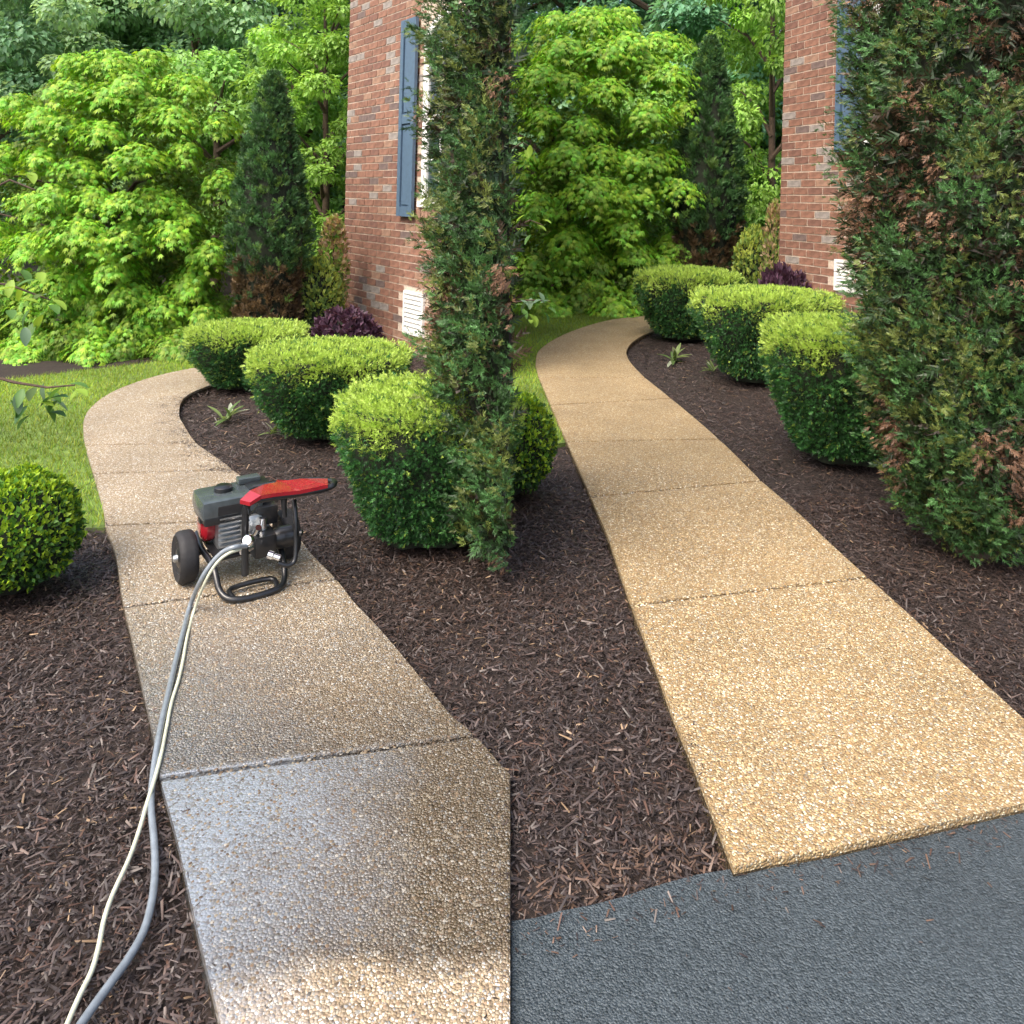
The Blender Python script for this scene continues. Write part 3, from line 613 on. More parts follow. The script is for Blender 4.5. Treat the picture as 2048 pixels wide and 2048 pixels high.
# layered light green maple
def maple():
    cY = 8.5; root = empty('maple'); c0 = Vector(((225-1024)/F*cY, cY, 0))
    pads = [(225, 111, 75), (371, 159, 60), (159, 170, 70), (265, 159, 60), (40, 199, 50), (437, 239, 45), (345, 225, 60), (207, 252, 55), (87, 225, 60), (146, 238, 50), (278, 300, 60), (371, 292, 35), (87, 305, 45), (164, 326, 55), (450, 352, 48), (119, 379, 70), (186, 384, 50), (305, 384, 70), (244, 398, 50), (53, 398, 35), (371, 424, 45), (159, 445, 80), (265, 450, 70), (424, 490, 60), (345, 450, 50), (66, 477, 70), (132, 544, 70), (392, 538, 45), (384, 565, 40), (265, 573, 60), (159, 578, 60), (318, 631, 62), (225, 655, 70), (106, 665, 80), (40, 690, 60), (305, 655, 60), (185, 685, 60), (80, 698, 70), (358, 665, 45), (10, 300, 60), (-10, 450, 70), (0, 580, 70), (-30, 200, 60), (440, 600, 50), (215, 180, 60), (310, 200, 50), (230, 520, 60), (200, 480, 60), (300, 110, 45), (150, 120, 45), (-60, 640, 60), (-70, 330, 60)]
    P, A, Nn, C, S = [], [], [], [], []
    def pad(c, w, n, bright, rear=False):
        n = int(n*1.5)
        q = np.sqrt(rng.uniform(0, 1, n)); th = rng.uniform(0, 2*np.pi, n); rx = w*(.85+.3*np.sin(th*3+c[0]*9))
        x = q*rx*np.cos(th); y = q*rx*np.sin(th); z = -.55*w*q**2.2+rng.normal(0, .022, n)
        hang = rng.uniform(size=n) < .3; z = z-np.where(hang, rng.uniform(0, .16, n), 0)
        P.append(np.stack([c[0]+x, c[1]+y, c[2]+z], -1))
        out = np.stack([np.cos(th), np.sin(th), -.25-1.1*q], -1); A.append(unit(out+rdir(n)*.55))
        Nn.append(unit(np.stack([np.cos(th)*q*.7, np.sin(th)*q*.7, np.ones(n)], -1)+rdir(n)*.35))
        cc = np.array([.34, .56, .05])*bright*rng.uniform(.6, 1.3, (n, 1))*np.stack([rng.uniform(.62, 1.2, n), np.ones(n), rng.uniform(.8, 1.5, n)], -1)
        C.append(cc); S.append(rng.uniform(.6, 1.35, n)*.050)
    for (u, v, w) in pads:
        e = max(0, 1-((u-220)/290)**2-((v-420)/380)**2); Yp = min(cY-1.15*math.sqrt(e)+random.uniform(-.1, .1), max(7.2, (CAMZ-.14)*F/max(v-372, 60)))
        wm = w*Yp/F*1.0
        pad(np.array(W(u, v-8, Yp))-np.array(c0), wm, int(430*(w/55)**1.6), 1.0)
    for k in range(34):
        u_, v_ = random.uniform(-80, 440), random.uniform(540, 695); Yp = 7.15+(695-v_)/150*.45+random.uniform(0, .15)
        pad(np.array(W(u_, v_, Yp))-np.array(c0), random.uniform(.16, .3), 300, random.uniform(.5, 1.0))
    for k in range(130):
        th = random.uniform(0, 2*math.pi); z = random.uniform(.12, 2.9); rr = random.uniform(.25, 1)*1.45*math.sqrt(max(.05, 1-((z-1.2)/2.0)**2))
        pad(np.array([rr*math.cos(th), rr*math.sin(th)*.85+.15, z]), random.uniform(.22, .38), 170, .5)  # inner pads tinted darker for depth, crown shade put into the leaf colour
    P, A, Nn, C, S = map(np.concatenate, (P, A, Nn, C, S))
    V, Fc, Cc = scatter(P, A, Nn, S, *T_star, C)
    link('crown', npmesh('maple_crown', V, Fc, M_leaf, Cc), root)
    bm = bmesh.new()
    tube_bm(bm, [(0, 0, -.05), (.03, .02, .4), (.0, .05, 1.0)], [.09, .06], 9)
    for k in range(16):
        th = k*2.4; z0 = .5+.1*k*.6; R_ = random.uniform(.7, 1.2)
        tube_bm(bm, [(0, .02, z0), (R_*.4*math.cos(th), R_*.4*math.sin(th), z0+.35), (R_*math.cos(th), R_*math.sin(th)*.85, z0+.45+random.uniform(0, .4))], [.04, .022, .008], 6)
    bmobj('trunk', bm, M_twig, root, True)
    root.location = c0; return root
m1 = maple(); m1r = copy_tree(m1); place(m1r, 1103, None, 12.4, (1.47, 1.3, 1.50), rz=0.0)
gm = 'light green layered maples beyond the lawns'
tag(m1, 'bright light green layered maple beyond the lawn left of the wet walk', 'maple', gm)
tag(m1r, 'bright light green layered maple beyond the lawn at the bend of the dry walk', 'maple', gm)

# woodland trees
def wood_tree(h, R, n, base, lsz=.125, nblob=90, z0=.08, tmpl=T_leaf):
    root = empty('woodland_tree')
    P, A, Nn, C = [], [], [], []
    per = n//nblob
    for k in range(nblob):
        z = h*(z0+(1-z0)*random.random()**.9); env = R*math.sqrt(max(.03, 1-((z/h-.45)/.58)**2)); th = random.uniform(0, 2*math.pi); rr = env*math.sqrt(random.uniform(.15, 1))
        c = np.array([rr*math.cos(th), rr*math.sin(th), z]); w = random.uniform(.35, .75)*R*.42
        q = rdir(per)*rng.uniform(.3, 1, (per, 1))**.4; q[:, 2] *= .55
        P.append(c+q*w); A.append(unit(q+rdir(per)*.6+np.array([0, 0, -.5]))); Nn.append(unit(rdir(per)*.5+np.array([0, 0, 1])+q*.5))
        C.append(np.array(base)*random.uniform(.75, 1.3)*rng.uniform(.7, 1.3, (per, 1)))
    P, A, Nn, C = map(np.concatenate, (P, A, Nn, C))
    V, Fc, Cc = scatter(P, A, Nn, rng.uniform(.6, 1.4, len(P))*lsz, *tmpl, C)
    link('crown', npmesh('woodland_crown', V, Fc, M_leaf, Cc), root)
    bm = bmesh.new(); tube_bm(bm, [(0, 0, -.1), (.05, 0, h*.3), (-.05, .05, h*.85)], [R*.075, R*.02], 9)
    for k in range(12):
        th = k*2.4; z = h*(.2+.05*k); tube_bm(bm, [(0, 0, z), (R*.35*math.cos(th), R*.35*math.sin(th), z+.4), (R*.75*math.cos(th), R*.75*math.sin(th), z+.6)], [R*.03, R*.006], 6)
    bmobj('trunk', bm, M_twig, root, True)
    return root
protoA = wood_tree(9.0, 2.6, 34000, (.24, .44, .25)); protoB = wood_tree(9.5, 2.3, 34000, (.30, .48, .26)); protoC = wood_tree(8.5, 2.6, 34000, (.16, .35, .21))  # crown tints lightened and blued, distance haze put into the leaf colour
spots = [(-20, 15.5, 'B', 1.0, 'pale leafy woodland tree rising behind the left edge of the wet walk maple'),
         (190, 17.0, 'A', 1.1, 'mid green woodland tree directly behind the maple by the wet walk'),
         (380, 15.0, 'B', 1.0, 'pale green woodland tree between the left maple and the left conifer'),
         (560, 17.5, 'A', 1.1, 'green woodland tree rising behind the conifer beside the brick house'),
         (700, 20.0, 'C', 1.2, 'dark woodland tree partly behind the far corner of the windowed brick house'),
         (1150, 19.5, 'A', 1.2, 'woodland tree hidden mostly behind the maple at the bend of the dry walk'),
         (1310, 18.0, 'C', 1.15, 'dark woodland tree between the right maple and the right conifer'),
         (1420, 21.0, 'C', 1.2, 'deep green woodland tree above the tip of the right conifer'),
         (1530, 19.0, 'A', 1.1, 'green woodland tree just left of the right brick house corner'),
         (90, 20.5, 'C', 1.2, 'dark woodland tree filling the gap at the top left corner'),
         (470, 21.0, 'C', 1.2, 'dark woodland tree deep behind the left conifer'),
         (1010, 21.5, 'C', 1.2, 'dark woodland tree deep in the wood behind the dark arborvitae')]
used = set()
for u, Y_, k, s, lab in spots:
    pr_ = {'A': protoA, 'B': protoB, 'C': protoC}[k]
    o = pr_ if k not in used else copy_tree(pr_); used.add(k)
    place(o, u, None, Y_, (s, s, s), rz=random.uniform(0, 6)); tag(o, lab, 'tree', 'woodland trees behind the garden')
ug = wood_tree(3.6, 1.5, 16000, (.24, .44, .12), .095, 60, .02)
for k_, (u, Y_, s_, lab) in enumerate([(425, 12.0, 1.0, 'low leafy thicket between the left maple and the left conifer'), (585, 13.2, 1.15, 'low leafy thicket right behind the left conifer'), (1310, 16.5, 1.3, 'low leafy thicket between the right maple and the right conifer'), (1470, 16.8, 1.35, 'low leafy thicket just right of the right conifer')]):
    o = ug if k_ == 0 else copy_tree(ug); o.name = 'thicket' if k_ == 0 else o.name
    place(o, u, None, Y_, (s_, s_, s_), rz=k_*1.3); tag(o, lab, 'bush', 'low thickets at the edge of the wood')
# pale tree at house corner
pt = wood_tree(5.0, 1.05, 20000, (.27, .48, .09), .07, 90, .03); ptr = copy_tree(pt)
place(pt, 640, None, 11.3); place(ptr, 1535, None, 14.0, (1.25, 1.25, 1.6), rz=1)
pt.name = 'young_tree'; ptr.name = 'young_tree'
tag(pt, 'young yellow green tree between the conifer and the house with the window', 'tree', 'young yellow green trees by the houses')
tag(ptr, 'young yellow green tree between the right conifer and the right house corner', 'tree', 'young yellow green trees by the houses')
# far wood
n = 50000
x = rng.uniform(-26, 26, n); z = rng.uniform(0, 14, n); y = 25+rng.normal(0, .8, n)+1.3*np.sin(x*1.1+z)+.9*np.sin(z*1.7+x*.6)
P = np.stack([x, y, z], -1); C = np.array([.28, .48, .32])*rng.uniform(.4, 1.5, (n, 1))  # bright bluish leaf tint with the far haze painted in
V, Fc, Cc = scatter(P, unit(rdir(n)+np.array([0, -.3, -.5])), rdir(n)+np.array([0, -1, .6]), rng.uniform(.25, .5, n), *T_leaf, C)
tag(link('woodland', npmesh('woodland', V, Fc, M_leaf, Cc)), 'dense green wood closing off the view behind all the trees', 'wood', kind='stuff')

# small shrubs -------------------------------------------------------
def ball_shrub(name, R, h, n, cols, lsz, tmpl, core=True, mat=None, flat=.0, stick=.35):
    root = empty(name)
    d = rdir(n); d[:, 2] = np.where(d[:, 2] < -.75, -d[:, 2], d[:, 2])
    dep = 1-np.abs(rng.normal(0, .07, n)); lump = 1+(.22 if name == 'purple_shrub' else .07)*np.sin(d[:, 0]*9+d[:, 2]*7)*np.sin(d[:, 1]*8)
    P = d*np.array([R, R, h/2])*(dep*lump)[:, None]+np.array([0, 0, h/2])
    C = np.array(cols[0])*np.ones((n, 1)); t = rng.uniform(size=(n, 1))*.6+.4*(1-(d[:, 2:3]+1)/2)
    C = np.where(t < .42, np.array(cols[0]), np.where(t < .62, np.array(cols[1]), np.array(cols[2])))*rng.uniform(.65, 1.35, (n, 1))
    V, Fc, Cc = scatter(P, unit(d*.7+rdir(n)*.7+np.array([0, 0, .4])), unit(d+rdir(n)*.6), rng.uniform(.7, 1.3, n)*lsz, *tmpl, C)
    link('foliage', npmesh(name+'_foliage', V, Fc, mat or M_leaf, Cc), root)
    if core: lumpy('branch_core', lambda th_, z_: .88*R*math.sqrt(max(.003, 1-(2*z_/h-1)**2)), [h*x_ for x_ in (.03, .12, .25, .4, .55, .7, .85, .94)], 24, M_core, root)
    bm = bmesh.new()
    tube_bm(bm, [(0, 0, -.03), (.01, 0, h*.35), (0, .01, h*.85)], [.016, .006], 6)
    bmobj('stem', bm, M_twig, root)
    return root
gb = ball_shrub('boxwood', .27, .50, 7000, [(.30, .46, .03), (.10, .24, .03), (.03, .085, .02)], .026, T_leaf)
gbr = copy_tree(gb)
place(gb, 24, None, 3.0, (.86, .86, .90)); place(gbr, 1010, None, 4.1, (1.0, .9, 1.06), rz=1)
tag(gb, 'round golden green boxwood on the mulch at the lower left edge', 'shrub', 'round golden green boxwoods')
tag(gbr, 'round golden green boxwood on the mulch left of the clean dry walk', 'shrub', 'round golden green boxwoods')
ps = ball_shrub('purple_shrub', .30, .60, 2600, [(.10, .05, .085), (.055, .022, .045), (.035, .015, .03)], .07, T_leaf); psr = copy_tree(ps)
place(ps, 690, None, 6.75, (.9, .8, .86)); place(psr, 1562, None, 7.95, (.85, .7, 1.42))
tag(ps, 'dark purple leaved shrub at the foot of the brick wall near the white vent', 'shrub', 'purple leaved shrubs by the walls')
tag(psr, 'dark purple leaved shrub at the foot of the right brick wall', 'shrub', 'purple leaved shrubs by the walls')
ys = ball_shrub('yellow_shrub', .30, .78, 3000, [(.42, .50, .10), (.22, .34, .08), (.12, .2, .06)], .055, T_leaf); ysr = copy_tree(ys)
place(ys, 630, None, 8.1, (.85, .9, 1.12)); place(ysr, 1508, None, 9.9, (.9, .9, 1.6))
tag(ys, 'pale yellow green shrub between the left conifer and the house corner', 'shrub', 'yellow green shrubs by the conifers')
tag(ysr, 'pale yellow green shrub between the right conifer and the right house corner', 'shrub', 'yellow green shrubs by the conifers')
pk = ball_shrub('rose_bush', .16, 1.3, 900, [(.50, .36, .22), (.30, .36, .10), (.14, .2, .06)], .06, T_leaf, core=False); pkr = copy_tree(pk)
place(pk, 662, None, 8.6); place(pkr, 1543, None, 9.0, (.8, .8, 1.22))
tag(pk, 'slim pale pinkish shrub right against the left house corner', 'shrub', 'pinkish shrubs at the house corners')
tag(pkr, 'slim pale pinkish shrub right against the right house corner', 'shrub', 'pinkish shrubs at the house corners')

# ------------------------------------------------------------------ plants with separate leaves
def leaf_mesh(name, L_, w, mat_c, bend=.3, seg=5):
    V, Fc, C = [], [], []
    for i in range(seg+1):
        t = i/seg; ww = w*math.sin(math.pi*min(1, t*.92+.05))**.8*.5; zc = -bend*L_*t*t
        V += [(-ww, t*L_, zc+ww*.35), (0, t*L_, zc), (ww, t*L_, zc+ww*.35)]
    for i in range(seg):
        a = i*3; Fc += [(a, a+1, a+4, a+3), (a+1, a+2, a+5, a+4)]
    return npmesh(name, V, Fc, M_leaf, np.tile(np.array(mat_c), (len(V), 1)), smooth=True)
lm = [leaf_mesh('leaf', .085, .045, c, .25) for c in [(.05, .13, .04), (.10, .22, .05), (.26, .42, .05), (.16, .26, .16)]]
def sapling(loc, twigs, label, leafscale=1.0):
    root = empty('sapling', loc); bm = bmesh.new()
    for tw in twigs: tube_bm(bm, [Vector(p)-Vector(loc) for p in tw['pts']], tw['r'], 6)
    bmobj('twig', bm, M_twig, root, True)
    for tw in twigs:
        for (p, a, k) in tw.get('leaves', []):
            o = link('leaf', lm[k], root); o.location = Vector(p)-Vector(loc)
            d = Vector(a).normalized(); q = d.to_track_quat('Y', 'Z'); o.rotation_mode = 'QUATERNION'; o.rotation_quaternion = q
            o.scale = (leafscale,)*3
    tag(root, label, 'sapling', 'saplings with hanging broad leaves'); return root
def cluster(uvs, Y, seed=0):
    r = random.Random(seed); out = []
    for (u, v, k) in uvs:
        out.append((W(u, v, Y+r.uniform(-.08, .08)), (r.uniform(-.8, .8), r.uniform(-.7, .3), r.uniform(-.9, .1)), k))
    return out
Yb = 3.0
lv = cluster([(45, 778, 1), (62, 790, 3), (70, 775, 3), (88, 768, 3), (95, 785, 1), (112, 790, 0), (125, 775, 1), (140, 768, 1), (150, 780, 2), (165, 775, 2), (40, 800, 0), (55, 812, 0), (72, 805, 2), (90, 812, 1), (102, 800, 3), (118, 800, 1), (135, 795, 0), (30, 790, 3), (20, 800, 1), (60, 830, 0), (100, 825, 0), (10, 780, 2)], Yb, 3)
lv2 = cluster([(35, 350, 2), (60, 345, 2), (45, 395, 2), (70, 405, 1), (30, 575, 2), (50, 570, 2), (75, 560, 1), (90, 590, 3), (105, 600, 2), (40, 600, 2), (60, 620, 1), (35, 640, 2), (50, 655, 3), (70, 645, 1), (85, 630, 2), (20, 620, 1), (25, 560, 2), (100, 610, 1), (45, 540, 1), (80, 545, 2)], Yb+.1, 5)
base = G(-170, 1010, 0); base = Vector((base.x, base.y, 0)); base = Vector(((-150-1024)/F*3.1, 3.1, 0))
tw = [dict(pts=[base+Vector((0, 0, -.05)), W(-150, 600, 3.1), W(-120, 300, 3.1), W(-90, 60, 3.15)], r=[.018, .008]),
      dict(pts=[W(-150, 690, 3.1), W(-60, 740, Yb), W(30, 765, Yb), W(95, 775, Yb), W(150, 770, Yb)], r=[.008, .003], leaves=lv),
      dict(pts=[W(-150, 590, 3.1), W(-60, 560, 3.1), W(20, 570, 3.1), W(100, 600, 3.1)], r=[.008, .003], leaves=lv2),
      dict(pts=[W(-140, 500, 3.1), W(-60, 400, 3.1), W(20, 360, 3.1), W(70, 380, 3.1)], r=[.007, .003])]
sapling(base, tw, 'thin sapling reaching in from the left edge with drooping green leaves', .85)
Yc = 4.6
lv = cluster([(1040, 600, 3), (1052, 604, 3), (1062, 596, 3), (1078, 585, 3), (1085, 600, 3), (1100, 602, 3), (1045, 618, 1), (1058, 628, 2), (1070, 632, 2), (1062, 640, 2), (1090, 625, 0), (1095, 615, 1), (1030, 610, 1)], Yc, 8)
lv2 = cluster([(1045, 275, 2), (1060, 290, 2), (1052, 300, 2), (1070, 305, 2), (1040, 315, 1), (1075, 450, 2), (1050, 430, 2), (1062, 470, 1), (1085, 440, 2), (1045, 455, 2)], Yc, 9)
base = Vector(((985-1024)/F*4.7, 4.7, 0))
tw = [dict(pts=[base+Vector((0, 0, -.05)), W(985, 600, 4.7), W(990, 300, 4.7), W(1000, 200, 4.7)], r=[.018, .006]),
      dict(pts=[W(985, 640, 4.7), W(1020, 605, Yc), W(1060, 600, Yc), W(1100, 602, Yc)], r=[.007, .003], leaves=lv),
      dict(pts=[W(988, 400, 4.7), W(1020, 300, Yc), W(1045, 285, Yc), W(1070, 300, Yc)], r=[.006, .003], leaves=lv2),
      dict(pts=[W(988, 500, 4.7), W(1020, 460, Yc), W(1060, 440, Yc), W(1085, 450, Yc)], r=[.006, .003])]
sapling(base, tw, 'thin sapling with pale leaves in front of the right maple', .8)

lw = [leaf_mesh('leaf', .16, .035, c, .35) for c in [(.10, .17, .05), (.20, .28, .10), (.40, .46, .34)]]
def weed(u, v, label, s, seed):
    p = G(u, v); root = empty('garden_plant', p); r = random.Random(seed)
    for k in range(13):
        o = link('leaf', lw[[0, 1, 1, 0, 2, 1][k % 6]], root); a = r.uniform(0, 6.28); el = r.uniform(.1, 1.3)
        d = Vector((math.cos(a)*math.cos(el), math.sin(a)*math.cos(el), math.sin(el))); o.rotation_mode = 'QUATERNION'; o.rotation_quaternion = d.to_track_quat('Y', 'Z'); o.scale = (s*r.uniform(.7, 1.2),)*3
        o.location = (r.uniform(-.03, .03)*s, r.uniform(-.03, .03)*s, 0)
    tag(root, label, 'plant', 'small leafy plants in the mulch')
weed(455, 838, 'small pale leafy plant in the mulch in front of the farthest wet walk hedge', .85, 1)
weed(545, 868, 'tiny pale leafy plant in the mulch below the wide middle hedge', .6, 2)
weed(1345, 722, 'small pale leafy plant in the mulch at the bend of the dry walk', 1.1, 3)
weed(1425, 742, 'tiny pale leafy plant in the mulch left of the wide right hedge', .7, 4)

# ------------------------------------------------------------------ houses
class Wall:
    def __init__(s, p0, e): s.p = Vector((p0[0], p0[1], 0)); s.e = Vector((e[0], e[1], 0)).normalized(); s.n = Vector((-s.e.y, s.e.x, 0)); s.n = -s.n if s.n.dot(-s.p) < 0 else s.n
    def at(s, a, z, out=0.0): return s.p+s.e*a+s.n*out+Vector((0, 0, z))
    def a_of_u(s, u, z=1.5):
        lo, hi = -6.0, 4.0
        f = lambda a: float(proj(np.array(s.at(a, z)))[0])-u
        for _ in range(60):
            m_ = (lo+hi)/2
            if f(m_) > 0: lo = m_
            else: hi = m_
        return (lo+hi)/2
    def z_of_v(s, a, v):
        p_ = s.at(a, 0); Y_ = p_.y; return CAMZ+((HC-v)/F*Y_+p_.x*sr)/cr
    def M(s): return Matrix(((s.e.x, s.n.x, 0), (s.e.y, s.n.y, 0), (0, 0, 1)))
    def box(s, bm, a0, a1, z0, z1, o0, o1, bevel=0.0):
        c = s.at((a0+a1)/2, (z0+z1)/2, (o0+o1)/2)-s.org
        return box_bm(bm, c, (abs(a1-a0), abs(o1-o0), abs(z1-z0)), s.M(), bevel)
def house(name, wall, amin, amax, foot, holes, H, label):
    root = empty(name, wall.at(0, 0)); wall.org = wall.at(0, 0)
    bm = bmesh.new(); vs = [bm.verts.new(Vector((p[0], p[1], -.1))-wall.org) for p in foot]; f = bm.faces.new(vs)
    r = bmesh.ops.extrude_face_region(bm, geom=[f])
    for v in r['geom']:
        if isinstance(v, bmesh.types.BMVert): v.co.z = H
    bmobj('wall', bm, M_mortar, root)
    # bricks
    bl, bh, jt, course = .200, .067, .011, .080; meshes = {}
    def bmsh(kind, L_):
        key = (kind, round(L_, 2))
        if key not in meshes:
            b2 = bmesh.new(); box_bm(b2, (0, 0, 0), (L_, .024, bh), None)
            for vv in b2.verts: vv.co += Vector((random.uniform(-.0012, .0012), random.uniform(-.001, .001), random.uniform(-.0012, .0012)))
            me = bpy.data.meshes.new('brick'); b2.to_mesh(me); b2.free(); me.materials.append(M_bricks[kind]); meshes[key] = me
        return meshes[key]
    todo = []
    for ci in range(int((H-.02)/course)):
        z = .04+ci*course; a = amax-(0 if ci % 2 else bl/2+jt/2)
        if ci % 2 == 0: todo.append((amax-bl/4+jt/4, z, bl/2-jt/2))
        while a > amin+.02:
            L_ = min(bl, a-amin); todo.append((a-L_/2, z, round(L_-jt*.0, 3))); a -= bl+jt
    out = []
    for (a, z, L_) in todo:
        if any(h0 < a+L_*.3 and a-L_*.3 < h1_ and z0 < z+.02 and z-.02 < z1 for (h0, h1_, z0, z1) in holes): continue
        u, v = proj(np.array(wall.at(a, z))); Yd = wall.at(a, z).y
        vis = (u < 905 if foot is footL else u < 1712) and v > -20 and v < 790 and u < 2048
        out.append((0 if vis else 1, Yd, a, z, L_))
    out.sort()
    rot = wall.M().to_4x4().to_quaternion()
    rest = bmesh.new()
    for i, (hid, Yd, a, z, L_) in enumerate(out):
        kind = random.choices(range(6), (36, 28, 14, 5, 10, 7))[0]
        pos = wall.at(a, z, -.0185+random.uniform(-.002, .002))-wall.org
        if i < 300 and not hid:
            o = bpy.data.objects.new('brick', bmsh(kind, L_)); col.objects.link(o); o.parent = root; o.location = pos; o.rotation_mode = 'QUATERNION'; o.rotation_quaternion = rot
        else:
            n0 = len(rest.faces); box_bm(rest, pos, (L_, .024, bh), wall.M())
            rest.faces.ensure_lookup_table()
            for f in rest.faces[n0:]: f.material_index = kind
    me = bpy.data.meshes.new('brickwork'); rest.to_mesh(me); rest.free()
    for m_ in M_bricks: me.materials.append(m_)
    o = link('brickwork', me, root); o['kind'] = 'stuff'
    return root
wL = Wall((-.895, 7.8), (-.75, 1)); wL.org = wL.at(0, 0)
aCor = wL.a_of_u(689, 1.5); aSeam = wL.a_of_u(1004, 1.0)
B = wL.at(aCor, 0); A_ = wL.at(aSeam, 0)
# the far end meets the plot line again
sC = 0.0
while True:
    c = B-wL.n*sC
    if float(proj(np.array(c+Vector((0, 0, 1.0))))[0]) > 1004 or sC > 6: break
    sC += .02
Cc_ = B-wL.n*sC
inn = wL.n*-.012
footL = [A_+inn, B+inn, Cc_]
shA, shB = wL.a_of_u(836, 2.3), wL.a_of_u(806, 2.3)     # shutter, near / far side
wiB = wL.a_of_u(850, 2.3); wiA = wiB-.98
zS0, zS1 = wL.z_of_v(shB, 432), wL.z_of_v(shB, 44)
vB = wL.a_of_u(811, .8); vA = vB-.40; zv0, zv1 = wL.z_of_v(vB, 664), wL.z_of_v(vB, 580)
holes = [(wiA-.02, wiB+.02, zS0+.08, zS1+.25), (vA, vB, zv0, zv1)]
hl = house('brick_house', wL, aSeam, aCor, footL, holes, 5.6, '')
tag(hl, 'red brick house with blue shutter, white arched window and white wall vent', 'house')
def roof(wall, a0, a1, root, H):
    bm = bmesh.new(); wall.box(bm, a0-.0, a1+.1, H, H+.12, -.9, .12); bmobj('roof', bm, M_core, root)
roof(wL, aSeam, aCor, hl, 5.6)
def shutter(wall, a0, a1, z0, z1, root):
    bm = bmesh.new(); w = a1-a0; st = w*.2
    wall.box(bm, a0, a0+st, z0, z1, .02, .055); wall.box(bm, a1-st, a1, z0, z1, .02, .055)
    for zz in (z0, (z0+z1)/2-.06, z1-.10): wall.box(bm, a0+st, a1-st, zz, zz+.10, .02, .052)
    o = bmobj('shutter', bm, M_blue, root)
    zm = (z0+z1)/2
    for q0, q1 in ((z0+.10, zm-.06), (zm+.04, z1-.10)):
        bm = bmesh.new(); wall.box(bm, a0+st, a1-st, q0, q1, .02, .030); wall.box(bm, a0+st+.015, a1-st-.015, q0+.02, q1-.02, .0301, .042, .004); bmobj('panel', bm, M_blue, o)
    return o
shutter(wL, shA, shB, zS0, zS1, hl)
# window
def window(wall, a0, a1, z0, z1, root):
    rise = .22; cx_ = (a0+a1)/2; hw = (a1-a0)/2
    def arc(t, off=0): return z1+rise*(1-t*t)+off
    bm = bmesh.new()
    wall.box(bm, a0, a0+.10, z0, z1, -.01, .03); wall.box(bm, a1-.10, a1, z0, z1, -.01, .03)
    wall.box(bm, a0-.02, a1+.02, z0-.06, z0, -.01, .06)
    nseg = 12
    for i in range(nseg):
        t0, t1 = -1+2*i/nseg, -1+2*(i+1)/nseg
        ring = []
        for (t, inr) in ((t0, 0), (t1, 0), (t1, 1), (t0, 1)):
            zz = arc(t)-(0.075 if inr else 0); ring.append((cx_+hw*t*(1 if not inr else .97), zz))
        f = [bm.verts.new(wall.at(a_, z_, .03)-wall.org) for a_, z_ in ring]; k = [bm.verts.new(wall.at(a_, z_, -.01)-wall.org) for a_, z_ in ring]
        bm.faces.new(f); bm.faces.new(k)
        for j in range(4): bm.faces.new((f[j], f[(j+1) % 4], k[(j+1) % 4], k[j]))
    fr = bmobj('window', bm, M_white, root)
    for zz0, zz1 in ((z0, (z0+z1)/2), ((z0+z1)/2, z1)):
        bm = bmesh.new(); wall.box(bm, a0+.07, a1-.07, zz0+.02, zz1-.015, .0, .006); bmobj('pane', bm, M_glass, fr)
    bm = bmesh.new(); f = [bm.verts.new(wall.at(cx_+hw*.93*t, arc(t)-.06, .004)-wall.org) for t in np.linspace(-1, 1, 13)]+[bm.verts.new(wall.at(cx_+hw*.93*t, z1-.015, .004)-wall.org) for t in (1, -1)]
    bm.faces.new(f); bmobj('pane', bm, M_glass, fr)
    for aa in (a0+(a1-a0)/3, a0+2*(a1-a0)/3, ):
        bm = bmesh.new(); wall.box(bm, aa-.011, aa+.011, z0, z1+.12, .006, .02); bmobj('muntin', bm, M_white, fr)
    for q in (.25, .5, .75, 1.0):
        zz = z0+(z1-z0)*q; wdt = .022 if q in (.5,) else .011
        bm = bmesh.new(); wall.box(bm, a0+.07, a1-.07, zz-wdt, zz+wdt, .0065, .0215); bmobj('muntin', bm, M_white, fr)
    # soldier course sill of bricks below
    bm = bmesh.new()
    a = a0-.04
    while a < a1+.02: wall.box(bm, a, a+.062, z0-.165, z0-.062, -.01, .035); a += .072
    bmobj('brick_sill', bm, M_bricks[4], root)
window(wL, wiA, wiB, wL.z_of_v(wiB, 402), wL.z_of_v(wiB, 72), hl)
def vent(wall, a0, a1, z0, z1, root):
    bm = bmesh.new(); t = .028
    wall.box(bm, a0, a0+t, z0, z1, -.01, .022); wall.box(bm, a1-t, a1, z0, z1, -.01, .022); wall.box(bm, a0+t, a1-t, z1-t, z1, -.01, .022); wall.box(bm, a0+t, a1-t, z0, z0+t*1.2, -.01, .022)
    o = bmobj('vent', bm, M_white, root); nn = 8; hh = (z1-z0-2.2*t)/nn
    for i in range(nn):
        bm = bmesh.new(); zc = z0+1.2*t+hh*(i+.5)
        Mr = wall.M() @ Matrix.Rotation(math.radians(35), 3, 'X')
        box_bm(bm, wall.at((a0+a1)/2, zc, .004)-wall.org, (a1-a0-2*t, .004, hh*1.15), Mr); bmobj('slat', bm, M_white, o)
vent(wL, vA, vB, zv0, zv1, hl)

